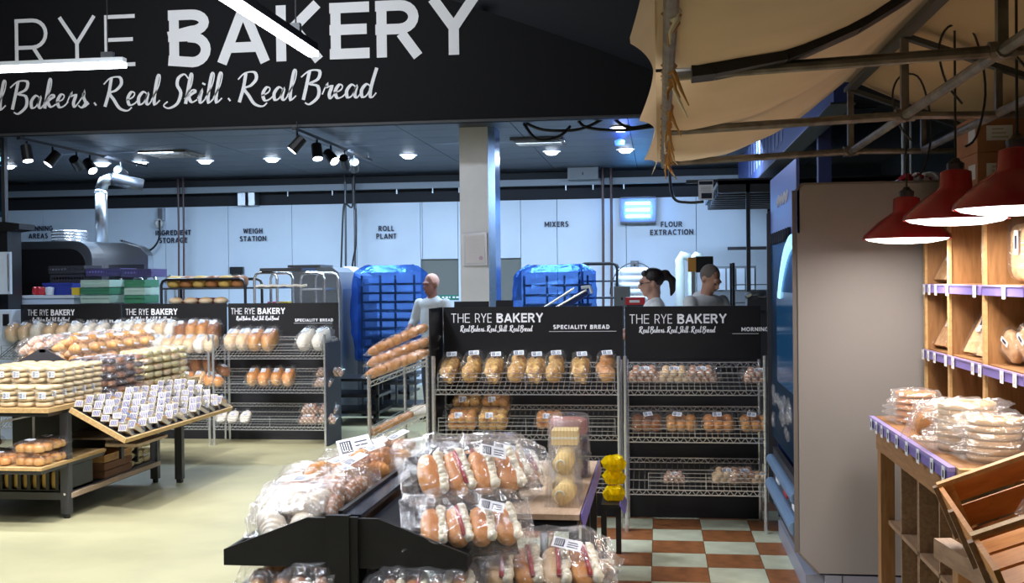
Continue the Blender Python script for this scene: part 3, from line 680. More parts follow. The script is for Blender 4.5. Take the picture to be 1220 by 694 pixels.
def small_roll_pack(k):
    r=T('roll_pack','','bread pack'); m=[CRPALE,CRDOT][k%2]; o=None; rnd=random.Random(k)
    for l in range(2):
        for i in range(4-l):
            for j in range(2):
                loc=(-.066+i*.044+l*.022,.04+j*.05,.004+l*.035)
                if o is None: o=bun_mb(.024,.042,k,.1,10).build('roll',m,r,True,loc=loc)
                else: share(o,loc)
    bag(.23,.13,.085,k+41,.007,18,10).build('wrapper',FILM,r,loc=(0,.065,0))
    put_label(r,(0,.05,.08),(R(14),0,R(5)),.055,.035); return r
# --- bagged loaf with a gathered neck
def loaf(k):
    r=T('bagged_loaf','','loaf'); m=[CRWHT,CRPALE,CRGOLD,CRBRN,CRORG,CRWHT][k]
    lx,ly,lz={0:(.30,.12,.13),1:(.28,.115,.13),2:(.28,.12,.13),3:(.27,.12,.125),4:(.26,.13,.13),5:(.27,.13,.14)}[k]
    MB().blob((0,lx/2+.01,lz*.46),(ly/2,lx/2,lz*.52),nu=18,nv=10,e=.75,nz=.12,flat=.85,seed=k).build('loaf_crust',m,r,True)
    f=bag(lx+.07,ly+.012,lz+.006,k+51,.005,18,12,e=.7).build('wrapper',FILM,r,loc=(0,lx/2+.012,0)); f.rotation_euler=(0,0,R(90))
    y1=lx+.03
    q=MB().tube([(0,y1-.03,lz*.5),(0,y1,lz*.52),(0,y1+.02,lz*.55),(0,y1+.05,lz*.75)],[.045,.012,.010,.034],9,False); q.build('tied_neck',FILM,r)
    MB().tube([(0,y1-.002,lz*.52),(0,y1+.012,lz*.53)],.0135,8).build('bag_tie',LBL,r)
    put_label(r,(0,lx*.55,lz+.004),(R(2),0,R(90+k*3)),.09,.05); return r
# --- stack of flat teacakes, plastic wrapped
def bun_stack(k):
    n=[4,3,2][k]; r=T('teacake_stack','','bread pack'); o=None; rnd=random.Random(k+5)
    for i in range(n):
        loc=(rnd.uniform(-.003,.003),rnd.uniform(-.003,.003),.0015+i*.036)
        if o is None: o=MB().blob((0,0,.018),(.056,.056,.019),nu=16,nv=6,e=.8,nz=.06,seed=k).build('teacake',CRTEA,r,True,loc=loc)
        else: share(o,loc,(rnd.uniform(-.04,.04),0,rnd.uniform(0,6)))
    h=n*.036
    MB().lathe([(.03,.001),(.0575,.004),(.059,h*.3),(.0575,h*.6),(.058,h-.004),(.03,h+.003),(0,h+.003)],14).build('wrapper',FILMP,r)
    put_label(r,(.012,-.060,h*.55),(R(84),0,R(6)),.045,.04); return r
# --- flat pack in a striped card sleeve
PLB = M('pale_blue_label', (.30,.36,.55), .45)
def striped_pack(k):
    r=T('pastry_pack','','pastry pack'); 
    f=bag(.125,.062,.05,k+61,.005,14,8,flare=1.2).build('wrapper',[FILMB],r,loc=(0,0,0)); 
    m=[CRGOLD,CRPALE,CHOC][k%3]
    MB().blob((0,0,.021),(.046,.024,.02),nu=10,nv=6,e=.8,flat=.9).build('pastry',m,r,True)
    q=MB().bb((-.062,-.028,.0),(-.056,.028,.046)); q.mat(1)
    for i in range(5): q.bb((-.064,-.022+i*.0095,.006),(-.062,-.018+i*.0095,.040))
    q.build('sleeve_end',[STRIPE,INKB],r)
    if k!=1: o=label_mb(.024,.026).build('label',[PLB,INKB],r); o.location=(-.02+.02*k,.004,.046); o.rotation_euler=(.2-.1*k,.12,R(25*k-20))
    MB().prism([(-.026,.03),(.026,.03),(.03,.066+.008*k),(.01,.058),(-.008,.07),(-.03,.060)],.02-.012*k,.022-.012*k,'y').build('film_fin',[PLB,FILMB,STRIPE][k],r)
    for s_ in (-1,1): MB().bb((-.055,s_*.030-.001,.0),(.055,s_*.030+.001,.020)).build('card_sleeve',STRIPE,r); return r
def choc_pack(k):
    r=T('cake_pack','','cake pack'); o=None
    for i in range(3):
        loc=(0,-.055+i*.055,.003)
        if o is None: o=MB().blob((0,0,.022),(.05,.024,.022),nu=12,nv=6,e=.7,flat=.9).build('cake',[CHOC,CRBRN][k%2],r,True,loc=loc)
        else: share(o,loc)
    bag(.17,.13,.05,k+71,.006,16,8).build('wrapper',FILMB,r).rotation_euler=(0,0,R(90)); put_label(r,(.0,.01,.052),(0,0,R(10)),.05,.035); return r
def roll_tray(k):
    """flat pack of six pale finger rolls"""
    r=T('finger_roll_pack','','bread pack'); o=None
    for i in range(6):
        loc=(0,-.1+i*.04,.003)
        if o is None: o=MB().blob((0,0,.022),(.07,.0195,.024),nu=12,nv=6,e=.75,flat=.9).build('finger_roll',CRPALE if k else M('yellow_roll',(.78,.66,.34),.5),r,True,loc=loc)
        else: share(o,loc)
    bag(.27,.155,.055,k+77,.005,16,8).build('wrapper',FILMP,r).rotation_euler=(0,0,R(90)); put_label(r,(.02,-.02,.055),(0,0,R(80)),.05,.035); return r
# --- croissant
def croissant_mb(L=.125,seed=0,rr=.030):
    q=MB(); pts=[]; rad=[]; n=26; rnd=random.Random(seed)
    for i in range(n+1):
        t=-1+2*i/n; a=t*1.05
        pts.append((L*.62*math.sin(a),-L*.36*(1-math.cos(a)),.0)); base=rr*(1-abs(t)**1.9)**.7+.007
        st=(abs(t)*4.2)%1; rad.append(base*(1.0-.20*st))
    q.tube(pts,rad,12)
    q.v=[(x,y,max(-rr*.7,z*.95)+rr*.7) for x,y,z in q.v]; return q
def croissant_bag(k):
    r=T('croissant_bag','','pastry bag'); o=None; rnd=random.Random(k*3+1)
    m=[CRORG,CRGOLD,CRDOT,CRWHT][k%4]
    for i,(x,y,z,rz) in enumerate(((-.10,-.055,.006,.3),(.09,-.060,.010,-.25),(-.085,.06,.008,PI+.4),(.10,.055,.006,PI-.3),(0,.0,.055,.9))):
        loc=(x,y,z); rot=(rnd.uniform(-.12,.12),rnd.uniform(-.15,.15),rz)
        if o is None: o=croissant_mb(.165,k,.047).build('croissant',m,r,True,loc=loc); o.rotation_euler=rot
        else: share(o,loc,rot)
    bag(.44,.27,.125,k+81,.011,24,14,flare=1.12).build('wrapper',FILM if k in (0,1) else FILMB,r)
    put_label(r,(.13,.02,.126),(R(4),R(5),R(20+20*k)),.11,.055); return r
def cream_roll_mb():
    q=MB().blob((0,0,.040),(.100,.047,.044),nu=18,nv=9,e=.82,nz=.05,flat=.85); return q
def cream_pack(k):
    """bridge rolls split and filled with cream on a black tray in a bag"""
    r=T('cream_roll_pack','','pastry pack'); n=4
    MB().prism([(-.11,.0),(.11,0),(.125,.024),(.118,.024),(.106,.005),(-.106,.005),(-.118,.024),(-.125,.024)],-.20,.20,'y').build('black_tray',BLK,r)
    crm=[CREAM,CREAM][0]
    for i in range(n):
        y=-.145+i*.096
        g=cream_roll_mb().build('bridge_roll',[CRORG,CRPALE,CRDOT][k%3] if i%2==0 or k==0 else CRORG,r,True,loc=(0,y,.008)); g.rotation_euler=(R(-14),0,R(6*(i%2)))
        q=MB(); rnd=random.Random(i+k*7)
        for s in range(8): q.blob((-.078+s*.022,.028+rnd.uniform(-.003,.003),.070+rnd.uniform(-.003,.005)),(.021,.021,.024),nu=9,nv=6,nz=.3,seed=s+i)
        q.build('cream_filling',crm,g,True)
        if k==1 or i==1: MB().tube([(-.08,.002,.081),(0,.0,.090),(.08,.002,.081)],.008,6).build('jam_line',JAM,g,True)
    f=bag(.52,.29,.15,k+91,.012,26,16,flare=1.1).build('wrapper',FILMB,r); f.rotation_euler=(0,0,R(90))
    put_label(r,(-.03,.10,.130),(R(-4),R(5),R(75)),.10,.06); return r
CRBAG = bread('baguette_crust', (.30,.11,.03), (.55,.27,.09), 0, 40)
def baguette_bag(k):
    r=T('baguette_bag','','baguette'); rnd=random.Random(k)
    q=MB(); n=7
    for i in range(n): q.blob((.04+i*.056,.006*(-1)**i,.036),(.052,.027,.033),(0,0,.35*(-1)**i),nu=12,nv=7,nz=.25,seed=i+k)
    q.build('knotted_baguette',CRBAG,r,True)
    bag(.50,.075,.075,k+101,.006,16,14).build('wrapper',FILM,r,loc=(.21,0,0)); return r
# ------------------------------------------------------------------ stock the speciality bread rack (slope rises to the back)
def slope_place(fn,k,px,yf,zf,zb,lb,grp,Yd=.02,D=.39,flip=0,py=None,sc=None,dz=.006):
    a=math.atan2(zb-zf,D); x=at(px,450,yf+.15).x
    return place(fn,k,(x,yf+Yd*math.cos(a),zf+Yd*math.sin(a)+dz),(a,0,R(flip)),lb,grp,sc)
G='speciality rolls on the wide rack'
for i,(px,k,lb) in enumerate(((536,0,'clear pack of golden topped rolls at the gondola side of the speciality top shelf'),(562,1,'clear pack of seeded cheese rolls, second on the speciality top shelf'),(589,0,'clear pack of cheese rolls with a big label, third on the speciality top shelf'),
   (616,1,'clear pack of cheese rolls starting the middle trio on the speciality top shelf'),(638,0,'tallest cheese roll pack, middle of the trio on the speciality top shelf'),(661,1,'clear pack of cheese rolls ending the middle trio on the speciality top shelf'),
   (692,0,'lone slim pack of cheese rolls near the end of the speciality top shelf'),(722,2,'browned bun pack at the checkered aisle end of the speciality top shelf'))):
    slope_place(roll_pack,k,px,6.95,.885,1.03,lb,G,.03+.02*(i%2),sc=(.95,.95,1.2))
for i,(px,Yd,k,dz,lb) in enumerate(((553,.03,0,.004,'double layer cheese bun pack at the front of the second speciality shelf'),(553,.20,1,.03,'double layer bun pack behind the front one on the second speciality shelf'),(589,.03,1,.004,'second double layer bun pack along the second speciality shelf'),(588,.2,0,.03,'rear double layer bun pack beside the empty stretch of the second speciality shelf'))):
    slope_place(double_bun_pack,k,px,6.95,.60,.745,lb,'bun packs on the second speciality shelf',Yd,sc=.8,dz=dz)
slope_place(double_bun_pack,2,655,6.95,.60,.745,'glazed bun pack half hidden by the clear cake dome','bun packs on the second speciality shelf',.05,sc=.7)
G='packs on the morning goods rack'
for px,k,fn,lb,sc in ((768,1,small_roll_pack,'sugared bun pack at the post end of the morning rack top shelf',1.1),(803,0,small_roll_pack,'pack of tiny pale rolls piled high on the morning rack top shelf',1.1),(835,1,small_roll_pack,'sugared bun pack beside the empty stretch of the morning rack top shelf',1.1),(903,1,small_roll_pack,'dark bun pack next to the chiller on the morning rack top shelf',1)):
    slope_place(fn,k,px,6.95,.885,1.03,lb,G,.06,sc=sc)
for px,k,lb in ((770,2,'brown bun six-pack next to the posts on the morning rack middle shelf'),(811,0,'golden bun six-pack, second from the posts on the morning rack middle shelf'),(855,1,'glazed bun six-pack, third from the posts on the morning rack middle shelf'),(899,0,'golden bun six-pack beside the chiller on the morning rack middle shelf')):
    slope_place(bun_pack,k,px,6.95,.59,.74,lb,G,.04,sc=(.86,1.0,1.1))
for px,k,lb,sc in ((802,1,'small bun pack alone on the morning rack bottom shelf',.75),(864,0,'pale roll pack with a blue label on the morning rack bottom shelf',1),(886,1,'tilted sugared roll pack leaning on its neighbour on the morning rack bottom shelf',1),(907,0,'roll pack in the corner by the chiller on the morning rack bottom shelf',.8)):
    o=slope_place(small_roll_pack,k,px,6.95,.262,.40,lb,G,.05,sc=sc,flip=20 if px==886 else 0)
# ------------------------------------------------------------------ baguettes on the end rack
def bg(k,y,x,z,lb,zs,ang=None,sc=1): place(baguette_bag,k,(-1.885+x,6.97+y,z),(0,-(ang or zs),R(3*k)),lb,'baguettes on the end rack',sc)
a=math.atan2(.145,.387)
for i,(y,x,dz,k) in enumerate(((.06,.0,.008,0),(.17,.02,.008,1),(.28,.0,.008,0),(.11,.0,.078,1),(.22,.03,.078,0))):
    bg(k,y,x,.93+dz+x*.37,'bagged knotted baguette, %s of the pile on the end rack top shelf'%['front lower','second lower','rear lower','front middle','rear middle'][i],a)
bg(0,.15,-.005,.93+.15,'topmost bagged baguette of the pile on the end rack',a,a+.06)
for i,(y,x,k) in enumerate(((.06,0.01,0),(.17,.03,1))): bg(k,y,x,.56+x*.45,'bagged baguette on the end rack second shelf, %s one'%['front','rear'][i],math.atan2(.18,.387),sc=.75)
place(loaf,0,(-1.62,7.05,.70),(0,R(-20),R(-60)),'white bagged loaf at the high end of the end rack second shelf','baguettes on the end rack',.55)
place(loaf,0,(-1.66,7.1,.36),(0,R(-20),R(-70)),'white bagged loaf on the lowest shelf of the end rack','baguettes on the end rack',.8)
# ------------------------------------------------------------------ rear racks
G='loaves on the rear wire racks'
def rear(fn,k,px,py,lvl,Yd,lb,sc=1,dz=.006,rz=0):
    zf,zb=SL[lvl]; a=math.atan2(zb-zf,.4); x=at(px,py,10.3+Yd).x
    return place(fn,k,(x,10.3+Yd*math.cos(a),zf+Yd*math.sin(a)+dz),(a,0,R(rz)),lb,G,sc)
for i,(px,k) in enumerate(((272,1),(286,1),(300,2),(316,2),(359,0),(377,0))):
    rear(loaf,k,px,410,0,.03,['pale bagged loaf beside the post on the half empty rack top shelf','second pale bagged loaf from the post on the half empty rack top shelf','golden bagged loaf, third from the post on the half empty rack top shelf','golden bagged loaf next to the gap on the half empty rack top shelf','floured white loaf just past the gap on the half empty rack top shelf','floured white loaf leaning outward on the half empty rack top shelf'][i],(1.05,1,1.3),rz=-8 if px>350 else -4)
for i,px in enumerate((298,312,327,341)):
    rear(loaf,[2,4,2,4][i],px,450,1,.02,'bagged crusty loaf, %s of the four on the half empty rack middle shelf'%ORD[i],(.85,.8,1.0))
for i,(px,Yd,dz,lb) in enumerate(((271,.22,.01,'brown loaf lying at the back of the half empty rack middle shelf'),(262,.02,.006,'small sugared loaf at the front of the half empty rack middle shelf'),)):
    rear(loaf,[3,4][i],px,450,1,Yd,lb,(.9,.6,.7),dz,50)
for i,(px,Yd,dz) in enumerate(((383,.02,.006),(386,.22,.01),(398,.2,.02))):
    rear(small_roll_pack,1,px,450,1,Yd,'mixed roll pack, %s at the outer end of the half empty rack middle shelf'%['front','middle','rear'][i],.9,dz)
for i,(px,Yd,dz) in enumerate(((366,.02,.006),(388,.02,.006),(369,.2,.01),(390,.2,.01))):
    rear(small_roll_pack,1,px,500,2,Yd,'mixed roll pack, %s of four on the half empty rack bottom shelf'%['front inner','front outer','rear inner','rear outer'][i],.95,dz)
for i,px in enumerate((262,276,291)): rear(loaf,0,px,500,2,.03,'flat white bagged loaf, %s from the post on the half empty rack bottom shelf'%ORD[i],(.9,.6,.45),rz=10)
ks=[0,0,1,0,1,0,3,2,2,3]
for i in range(10):
    rear(loaf,ks[i],139+i*12.6,400,0,.20,'bagged loaf in the back row of the packed rack, %s from the croissant stand'%ORD[i],(1,.75,1.45),.03)
for i in range(10):
    rear(loaf,[0,1,1,0,5,1,1,1,0,1][i],136+i*12.4,415,0,.0,'bagged loaf in the front row of the packed rack, %s from the croissant stand'%ORD[i],(1,.8,1.1),.006)
for i in range(4): rear(loaf,[1,4,1,4][i],206+i*14,455,1,.0,'bagged loaf at the front of the packed rack middle shelf, %s along'%ORD[i],(.95,.7,.9))
for i in range(4): rear(loaf,3,204+i*15,450,1,.2,'dark crusted loaf at the back of the packed rack middle shelf, %s along'%ORD[i],(.95,.6,1.5),.03)
for i in range(8):
    rear(loaf,[1,1,5,1,1,5,0,0][i],12+i*15.2,390,0,.2,'bagged loaf in the back row of the end daily rack, %s along'%ORD[i],(1,.75,1.35),.03)
#==================================================================== DISPLAY TABLE OF TEACAKES (beyond the pale floor)
LX=-3.97
t=T('display_table','charcoal framed display table with stacked teacakes on its top tray','display table',(LX,7.0,0))
for (x,y) in ((-.035,.02),(-.035,1.35),(-1.1,.02),(-1.1,1.35)):
    l=MB().bb((x-.03,y-.025,.03),(x+.03,y+.025,.745)).build('leg',DGREY,t); MB().tube([(x,y,0),(x,y,.03)],.022,10).build('rubber_foot',BLK,l)
    MB().tube([(x+.0,y-.027,.165),(x,y-.024,.165)],.009,8).build('bolt',CHROME,l)
MB().bb((-1.13,-.25,.745),(0,2.15,.775)).build('top_tray',EDGE,t)
MB().bb((-1.12,-.24,.72),(-.01,2.14,.744)).build('tray_frame',BLK,t)
MB().bb((-1.13,-.34,.38),(0,.5,.40)).build('middle_tray',EDGE,t)
MB().bb((-1.12,-.33,.355),(-.01,.49,.379)).build('tray_frame',DGREY,t)
MB().bb((-1.12,0,.125),(-.02,1.4,.175)).build('bottom_deck',DGREY,t)
MB().bb((-.02,.03,.135),(.0,1.38,.168)).build('deck_edge',TBLW,t)
MB().bb((-1.1,1.1,.2),(-.06,1.12,.70)).build('back_panel',BLK,t)
MB().bb((-.55,.7,.43),(-.06,1.3,.445)).build('cream_board',TBLW,t)
for x in (-.32,-.10): MB().bb((x-.006,.1,.402),(x+.006,.112,.70)).build('price_rail_post',WPLAS,t)
MB().bar((-.6,-.15,.63),(-.2,.15,.71),.01,.012).build('price_rail',WPLAS,t)
# teacakes
gi=0
for j in range(6):
    y=6.835+j*.128
    for i in range(5):
        if i>3 and j<2: continue
        x=LX-.075-i*.127
        if x<-4.95: continue
        top = j>=0
        lbx='teacake stack, %s from the tray corner, %s row going back'%(ORD[i],ORD[j])
        place(bun_stack,0,(x,y,.776),(0,0,R(-4 if i%2 else 5)),'wrapped lower '+lbx,'teacake stacks on the display table')
        if j>=1: place(bun_stack,1,(x+.004,y+.002,.776+.149),(0,0,R(6 if i%2 else -5)),'wrapped upper '+lbx,'teacake stacks on the display table')
for j in range(4):
    for l in range(5):
        for i in range(2):
            place(choc_pack,(l+j)%2,(LX-.09-i*.18,7.66+j*.145,.776+l*.054),(0,0,R(90+5*(l%2))),'chocolate cake pack, %s layer up, %s along the tray edge, %s row'%(ORD[l],ORD[j],['outer','inner'][i]),'chocolate cake packs beyond the teacakes')
for j in range(5):
    for l in range(5):
        for i in range(1):
            place(roll_tray,0 if (l+j)%3 else 1,(LX-.15,8.29+j*.16,.776+l*.058),(0,0,R(90+3*(l%2))),'yellow finger roll pack, %s layer up, %s along behind the chocolate packs'%(ORD[l],ORD[j]),'finger roll packs at the far tray end')
for i in range(4):
    for j in range(2):
        for l in range(1+(j==0)*0+ (i%2==0)):
            place(bun_pack,i%3,(LX-.13-i*.24,6.70+j*.20,.401+l*.085),(0,0,R(4*i-6)),'bagged buns on the middle tray, %s from its corner, %s row, layer %s'%(ORD[i],['front','back'][j],['one','two'][l]),'bagged buns on the middle tray',.95)
# crates on the bottom deck
def loaf_crate(lb,loc,L,W,hh,n,mat_l):
    t=T('loaf_crate',lb,'crate',loc); 
    MB().bb((-W,0,0),(0,L,.012)).build('crate_base',BLK,t)
    for k in range(n+1):
        x=-W+W*k/n; MB().bb((x-.012,-.004,.012),(x+.012,.012,hh)).build('crate_rib',BLK,t)
    MB().bb((-W,-.006,hh-.025),(0,.014,hh)).build('crate_rim',BLK,t); MB().bb((-.012,0,0),(0,L,hh)).build('crate_side',BLK,t); MB().bb((-W,0,0),(-W+.012,L,hh)).build('crate_side',BLK,t)
    return t
c=loaf_crate('black ribbed crate of yellow loaves on the bottom deck of the display table',(LX-.04,7.03,.176),.35,.55,.165,8,None)
for k in range(8):
    tag(MB().blob((LX-.075-k*.069,7.075,.25),(.026,.025,.066),nu=10,nv=8,e=.6).build('yellow_loaf',YCRATE,None,True),'yellow loaf in the black crate, %s slot from the leg'%ORD[k],'loaf','yellow loaves in the black crate')
def brown_box(lb,loc,d,rz=0):
    t=T('crate',lb,'crate',loc,(0,0,rz)); x,y,z=d
    for k in range(3):
        z0=z*k/3
        for a,b in (((-x/2,-y/2),(x/2,-y/2+.012)),((-x/2,y/2-.012),(x/2,y/2)),((-x/2,-y/2+.012),(-x/2+.012,y/2-.012)),((x/2-.012,-y/2+.012),(x/2,y/2-.012))):
            MB().bb((a[0],a[1],z0+.003),(b[0],b[1],z0+z/3-.003)).build('slat',YB if k==2 else BRNT,t)
    MB().bb((-x/2+.012,-y/2+.012,0),(x/2-.012,y/2-.012,.01)).build('crate_base',BRNT,t); return t
YB=wood('amber_slat',(.42,.24,.08),(.28,.14,.05),(3,3,9))
brown_box('amber slatted crate on the bottom deck next to the donut tray leg',(LX-.13,7.72,.176),(.22,.42,.17))
brown_box('amber slatted crate behind the first on the bottom deck',(LX-.40,7.72,.176),(.22,.42,.16))
brown_box('dark slatted crate at the lower deck corner of the display table',(LX-.80,7.25,.176),(.30,.40,.15))
for i in range(4):
    for j in range(3):
        place(roll_tray,0,(LX-.16,8.02+j*.14,.176+i*.06),(0,0,R(90)),'wrapped roll pack on the bottom deck, %s layer, %s towards the rear'%(ORD[i],ORD[j]),'wrapped rolls by the rear table leg',(.9,.8,.9))
for i in range(3):
    for j in range(2): place(choc_pack,1,(LX+.12,7.55+j*.2,.45+i*.05+.0),(0,0,R(90)),'cake pack under the tilted tray, %s layer, %s along'%(ORD[i],ORD[j]),'cake packs under the tilted tray')
sb=T('side_shelf','small dark bracket shelf beneath the tilted pastry tray','shelf',(LX+.02,7.45,.42)); MB().bb((0,0,0),(.24,.5,.02)).build('shelf_board',TBLW,sb); MB().bb((0,.2,-.12),(.02,.24,0)).build('bracket',BLK,sb)
# tilted pastry tray
ang=math.atan2(.20,.38)
t=T('tilted_tray','wooden edged tilted tray full of small striped pastry packs','display tray',(LX+.03,6.98,.735),(0,ang,0))
L=1.84; W=.43
MB().bb((0,0,0),(W,L,.012)).build('tray_board',DGREY,t); MB().bb((-.005,-.018,-.012),(W+.01,0,.022)).build('tray_edge',EDGE,t); MB().bb((W,0,-.012),(W+.012,L,.022)).build('tray_edge',EDGE,t); MB().bb((0,L,-.012),(W,L+.012,.022)).build('tray_edge',EDGE,t)
MB().bb((W*.55,.1,-.035),(W*.62,L-.1,-.0005)).build('under_rail',DGREY,t)
l=T('tray_trestle','black leg trestle carrying the low edge of the tilted tray','trestle',(-3.80,8.35,0))
MB().bb((-.03,-.025,.03),(.03,.025,.575)).build('leg',DGREY,l); MB().bb((-.02,-.02,0),(.02,.02,.03)).build('rubber_foot',BLK,l); MB().bar((0,-.02,.48),(.16,.10,.535),.02,.03).build('strut',DGREY,l)
for j in range(13):
    for i in range(6):
        u=.036+i*.07; v=.075+j*.138
        p=Vector((LX+.03,6.98,.735))+Vector((u*math.cos(ang)+.014*math.sin(ang),v,-u*math.sin(ang)+.014*math.cos(ang)))
        place(striped_pack,[0,1,0,2,1,0,2][(i*5+j*3)%7] if j else 0,p,(0,ang,R(90+((i*37+j*23)%17-8)*(2.6 if j else .2))),'striped pastry pack on tilted tray, %s row, %s down from high edge'%(ORD[j],ORD[i]),'pastry packs on the tilted tray',(1.0,1.0,1.0+.5*((i*7+j*3)%4)/3 if j else 1.0))
# small croissant gondola above the display table
def gondola_end(mb,X0,X1,xl,xr,zt,zb,ze,y0,y1):
    mb.prism([(xl,zb),(xr,zb),(xr,ze),(X1,zt),(X0,zt),(xl,ze)],y0,y1,'y')
t=T('display_gondola','small black peaked gondola heaped with croissant bags behind the teacakes','display stand',(-4.60,7.75,.0))
q=MB(); gondola_end(q,-.03,.03,-.24,.24,1.10,.975,.99,0,.02); q.build('end_panel',DGREY,t)
for y in (.03,.95): MB().bb((-.03,y-.02,.777),(.03,y+.02,1.09)).build('post',DGREY,t)
MB().bb((-.23,.02,.97),(.23,1.5,.985)).build('deck',BLK,t)
MB().bar((0,.0,1.09),(0,1.5,1.09),.05,.025).build('ridge_rail',DGREY,t)
MB().bar((.235,.02,.985),(.235,1.5,.985),.015,.03).build('lip',BLK,t)
MB().bb((.20,.92,.777),(.235,.955,.97)).build('post',DGREY,t)
for j in range(5):
    for l in range(2):
        for s in (1,-1):
            place(croissant_bag,(1 if s>0 else [3,2][l])if (j+l)%3 else 1,(-4.60+s*.13,7.93+j*.28,.99+l*.085),(R(12),R(8)*s,R(8*s)),'small croissant bag on the peaked gondola, %s from its end, %s layer, %s slope'%(ORD[j],['lower','upper'][l],'aisle' if s>0 else 'far'),'croissant bags on the peaked gondola',(.60,.85,.88))
#==================================================================== CROISSANT STAND IN FRONT
CX,CY=-1.115,3.80
t=T('display_stand','large black peaked stand of croissants and cream rolls on the aisle','display stand',(CX,CY,0))
q=MB(); gondola_end(q,-.14,.12,-.452,.44,.742,.565,.622,0,.014); q.build('end_panel',BLACK,t,loc=(0,0,0))
q=MB(); q.bb((-.062,-.028,0),(.022,-.001,.757)); q.build('end_post',BLACK,t); MB().bb((.0225,-.02,0),(.05,-.001,.75)).build('end_post',BLACK,t)
MB().bb((-.012,.02,.735),(.055,1.62,.752)).build('ridge_rail',NAVY,t); MB().bb((-.03,.02,.735),(-.013,1.62,.765)).build('rail_flange',BLK,t); MB().bb((-.05,1.60,.735),(.065,1.64,.775)).build('end_post',NAVY,t)
MB().prism([(-.44,.575),(-.03,.70),(-.03,.712),(-.44,.587)],.015,1.62,'y').build('slope_deck',BLK,t)
MB().prism([(.06,.712),(.43,.60),(.43,.588),(.06,.70)],.015,1.62,'y').build('slope_deck',BLK,t)
MB().bb((-.452,.015,.575),(-.44,1.62,.62)).build('front_lip',BLK,t); MB().bb((.43,.015,.57),(.44,1.62,.61)).build('front_lip',BLK,t)
MB().bb((-.50,.02,.40),(-.03,1.62,.42)).build('lower_deck',BLK,t); MB().bb((.06,-.12,.40),(.92,.72,.42)).build('lower_deck',BLK,t); MB().bb((.06,.72,.40),(.40,1.62,.42)).build('lower_deck',BLK,t)
MB().bb((-.03,.1,0),(.05,1.6,.70)).build('spine_panel',BLK,t)
al=math.atan2(.125,.41)
def lp(x,y,z,k,lb,rz,sc=1,tl=None,rx=0): place(croissant_bag,k,(CX+x,CY+y,z),(R(rx),(-al if tl is None else tl),R(rz)),lb,'croissant bags on the near stand',sc)
lp(-.27,.25,.655,3,'floured pastry bag with a big label beside the near end panel',95,(.9,1.05,1.1))
lp(-.33,.52,.66,2,'sugared pastry bag drooping over the lip of the near stand',80,(1.05,.95,1))
lp(-.15,.44,.70,2,'sugar dusted pastry bag tucked against the ridge rail',70,(.75,.66,.9))
lp(-.27,.78,.665,1,'croissant bag with glossy pale wrapper, middle of the slope lip',10,(1,.85,1.05),None,22)
lp(-.17,.90,.715,0,'golden croissant bag leaning on the ridge rail',12,(.70,.70,1.05),None,22)
lp(-.25,1.10,.69,0,'croissant bag topped by a large white label towards the far end',6,(.95,.85,1.1),None,24)
lp(-.22,1.40,.69,1,'croissant bag at the far end of the ridge rail',4,(.95,.85,1.0),None,20)
lp(-.29,.62,.72,1,'croissant bag lying across the others on top of the slope',14,(.8,.75,.9),-.15,15)
o=label_mb(.15,.10).build('price_card',[LBL,INK]); o.location=(CX-.25,CY+1.02,.845); o.rotation_euler=(R(38),R(-10),R(24)); tag(o,'large white printed card lying on the far croissant bags','card')
for i,(x,y,k) in enumerate(((-.30,.17,0),(-.13,.12,2),(-.28,.5,2))): lp(x,y,.425,k,'pastry bag on the lower deck below the black panel, %s one'%['outer','inner','rear'][i],90,(1,.8,1.2),0)
def rp(x,y,z,k,lb,rz,sc=1,rx=0,ry=0): place(cream_pack,k,(CX+x,CY+y,z),(R(rx),R(ry),R(rz)),lb,'cream roll packs on the near stand',sc)
rp(.36,.40,.80,0,'open topped cream roll pack, uppermost beside the ridge rail',-66,1.02,0,38)
rp(.37,.74,.77,2,'dusted cream roll pack behind the uppermost one',-70,.92,0,34)
rp(.39,1.10,.70,1,'jam and cream roll pack at the far end of the slope',-70,.9,0,25)
rp(.40,.20,.64,0,'cream roll pack on the tier just under the uppermost pack',-74,.92,0,32)
rp(.66,.24,.47,1,'jam and cream roll pack jutting over the checkered floor',-82,1.08,0,24)
rp(.28,.04,.45,2,'cream roll pack on the lower deck next to the end post',-86,.85,0,10)
rp(.84,.33,.45,2,'sugared roll pack with twisted wrapper at the lower deck corner',-20,.62,0,-5)
#==================================================================== CAKE TABLE
t=T('cake_table','low pale topped table with swiss rolls beside the near stand','table',(-.66,4.6,0))
MB().bb((0,0,.575),(.32,1.38,.598)).build('table_top',TBLW,t); MB().bb((.01,.01,.525),(.31,1.37,.574)).build('apron',BLK,t)
for x,y in ((.295,.03),(.305,.62),(.295,1.34),(.03,.03),(.03,1.34)): MB().bb((x-.02,y-.025,0),(x+.02,y+.025,.524)).build('leg',BLK,t)
q=MB().prism([(.325,.60),(.336,.540),(.342,.542),(.331,.604)],.0,1.38,'y'); q.build('price_strip',PURP,t)
t=T('snack_stand','narrow black stand with a lilac strip behind the cake table','stand',(-.33,6.08,0))
MB().bb((0,0,.32),(.10,.32,.34)).build('shelf',BLK,t); MB().bb((.0,0,0),(.03,.04,.319)).build('leg',BLK,t); MB().bb((.07,.28,0),(.10,.32,.319)).build('leg',BLK,t); MB().prism([(.1,.34),(.13,.29),(.137,.30),(.107,.35)],0,.32,'y').build('price_strip',PURP,t)
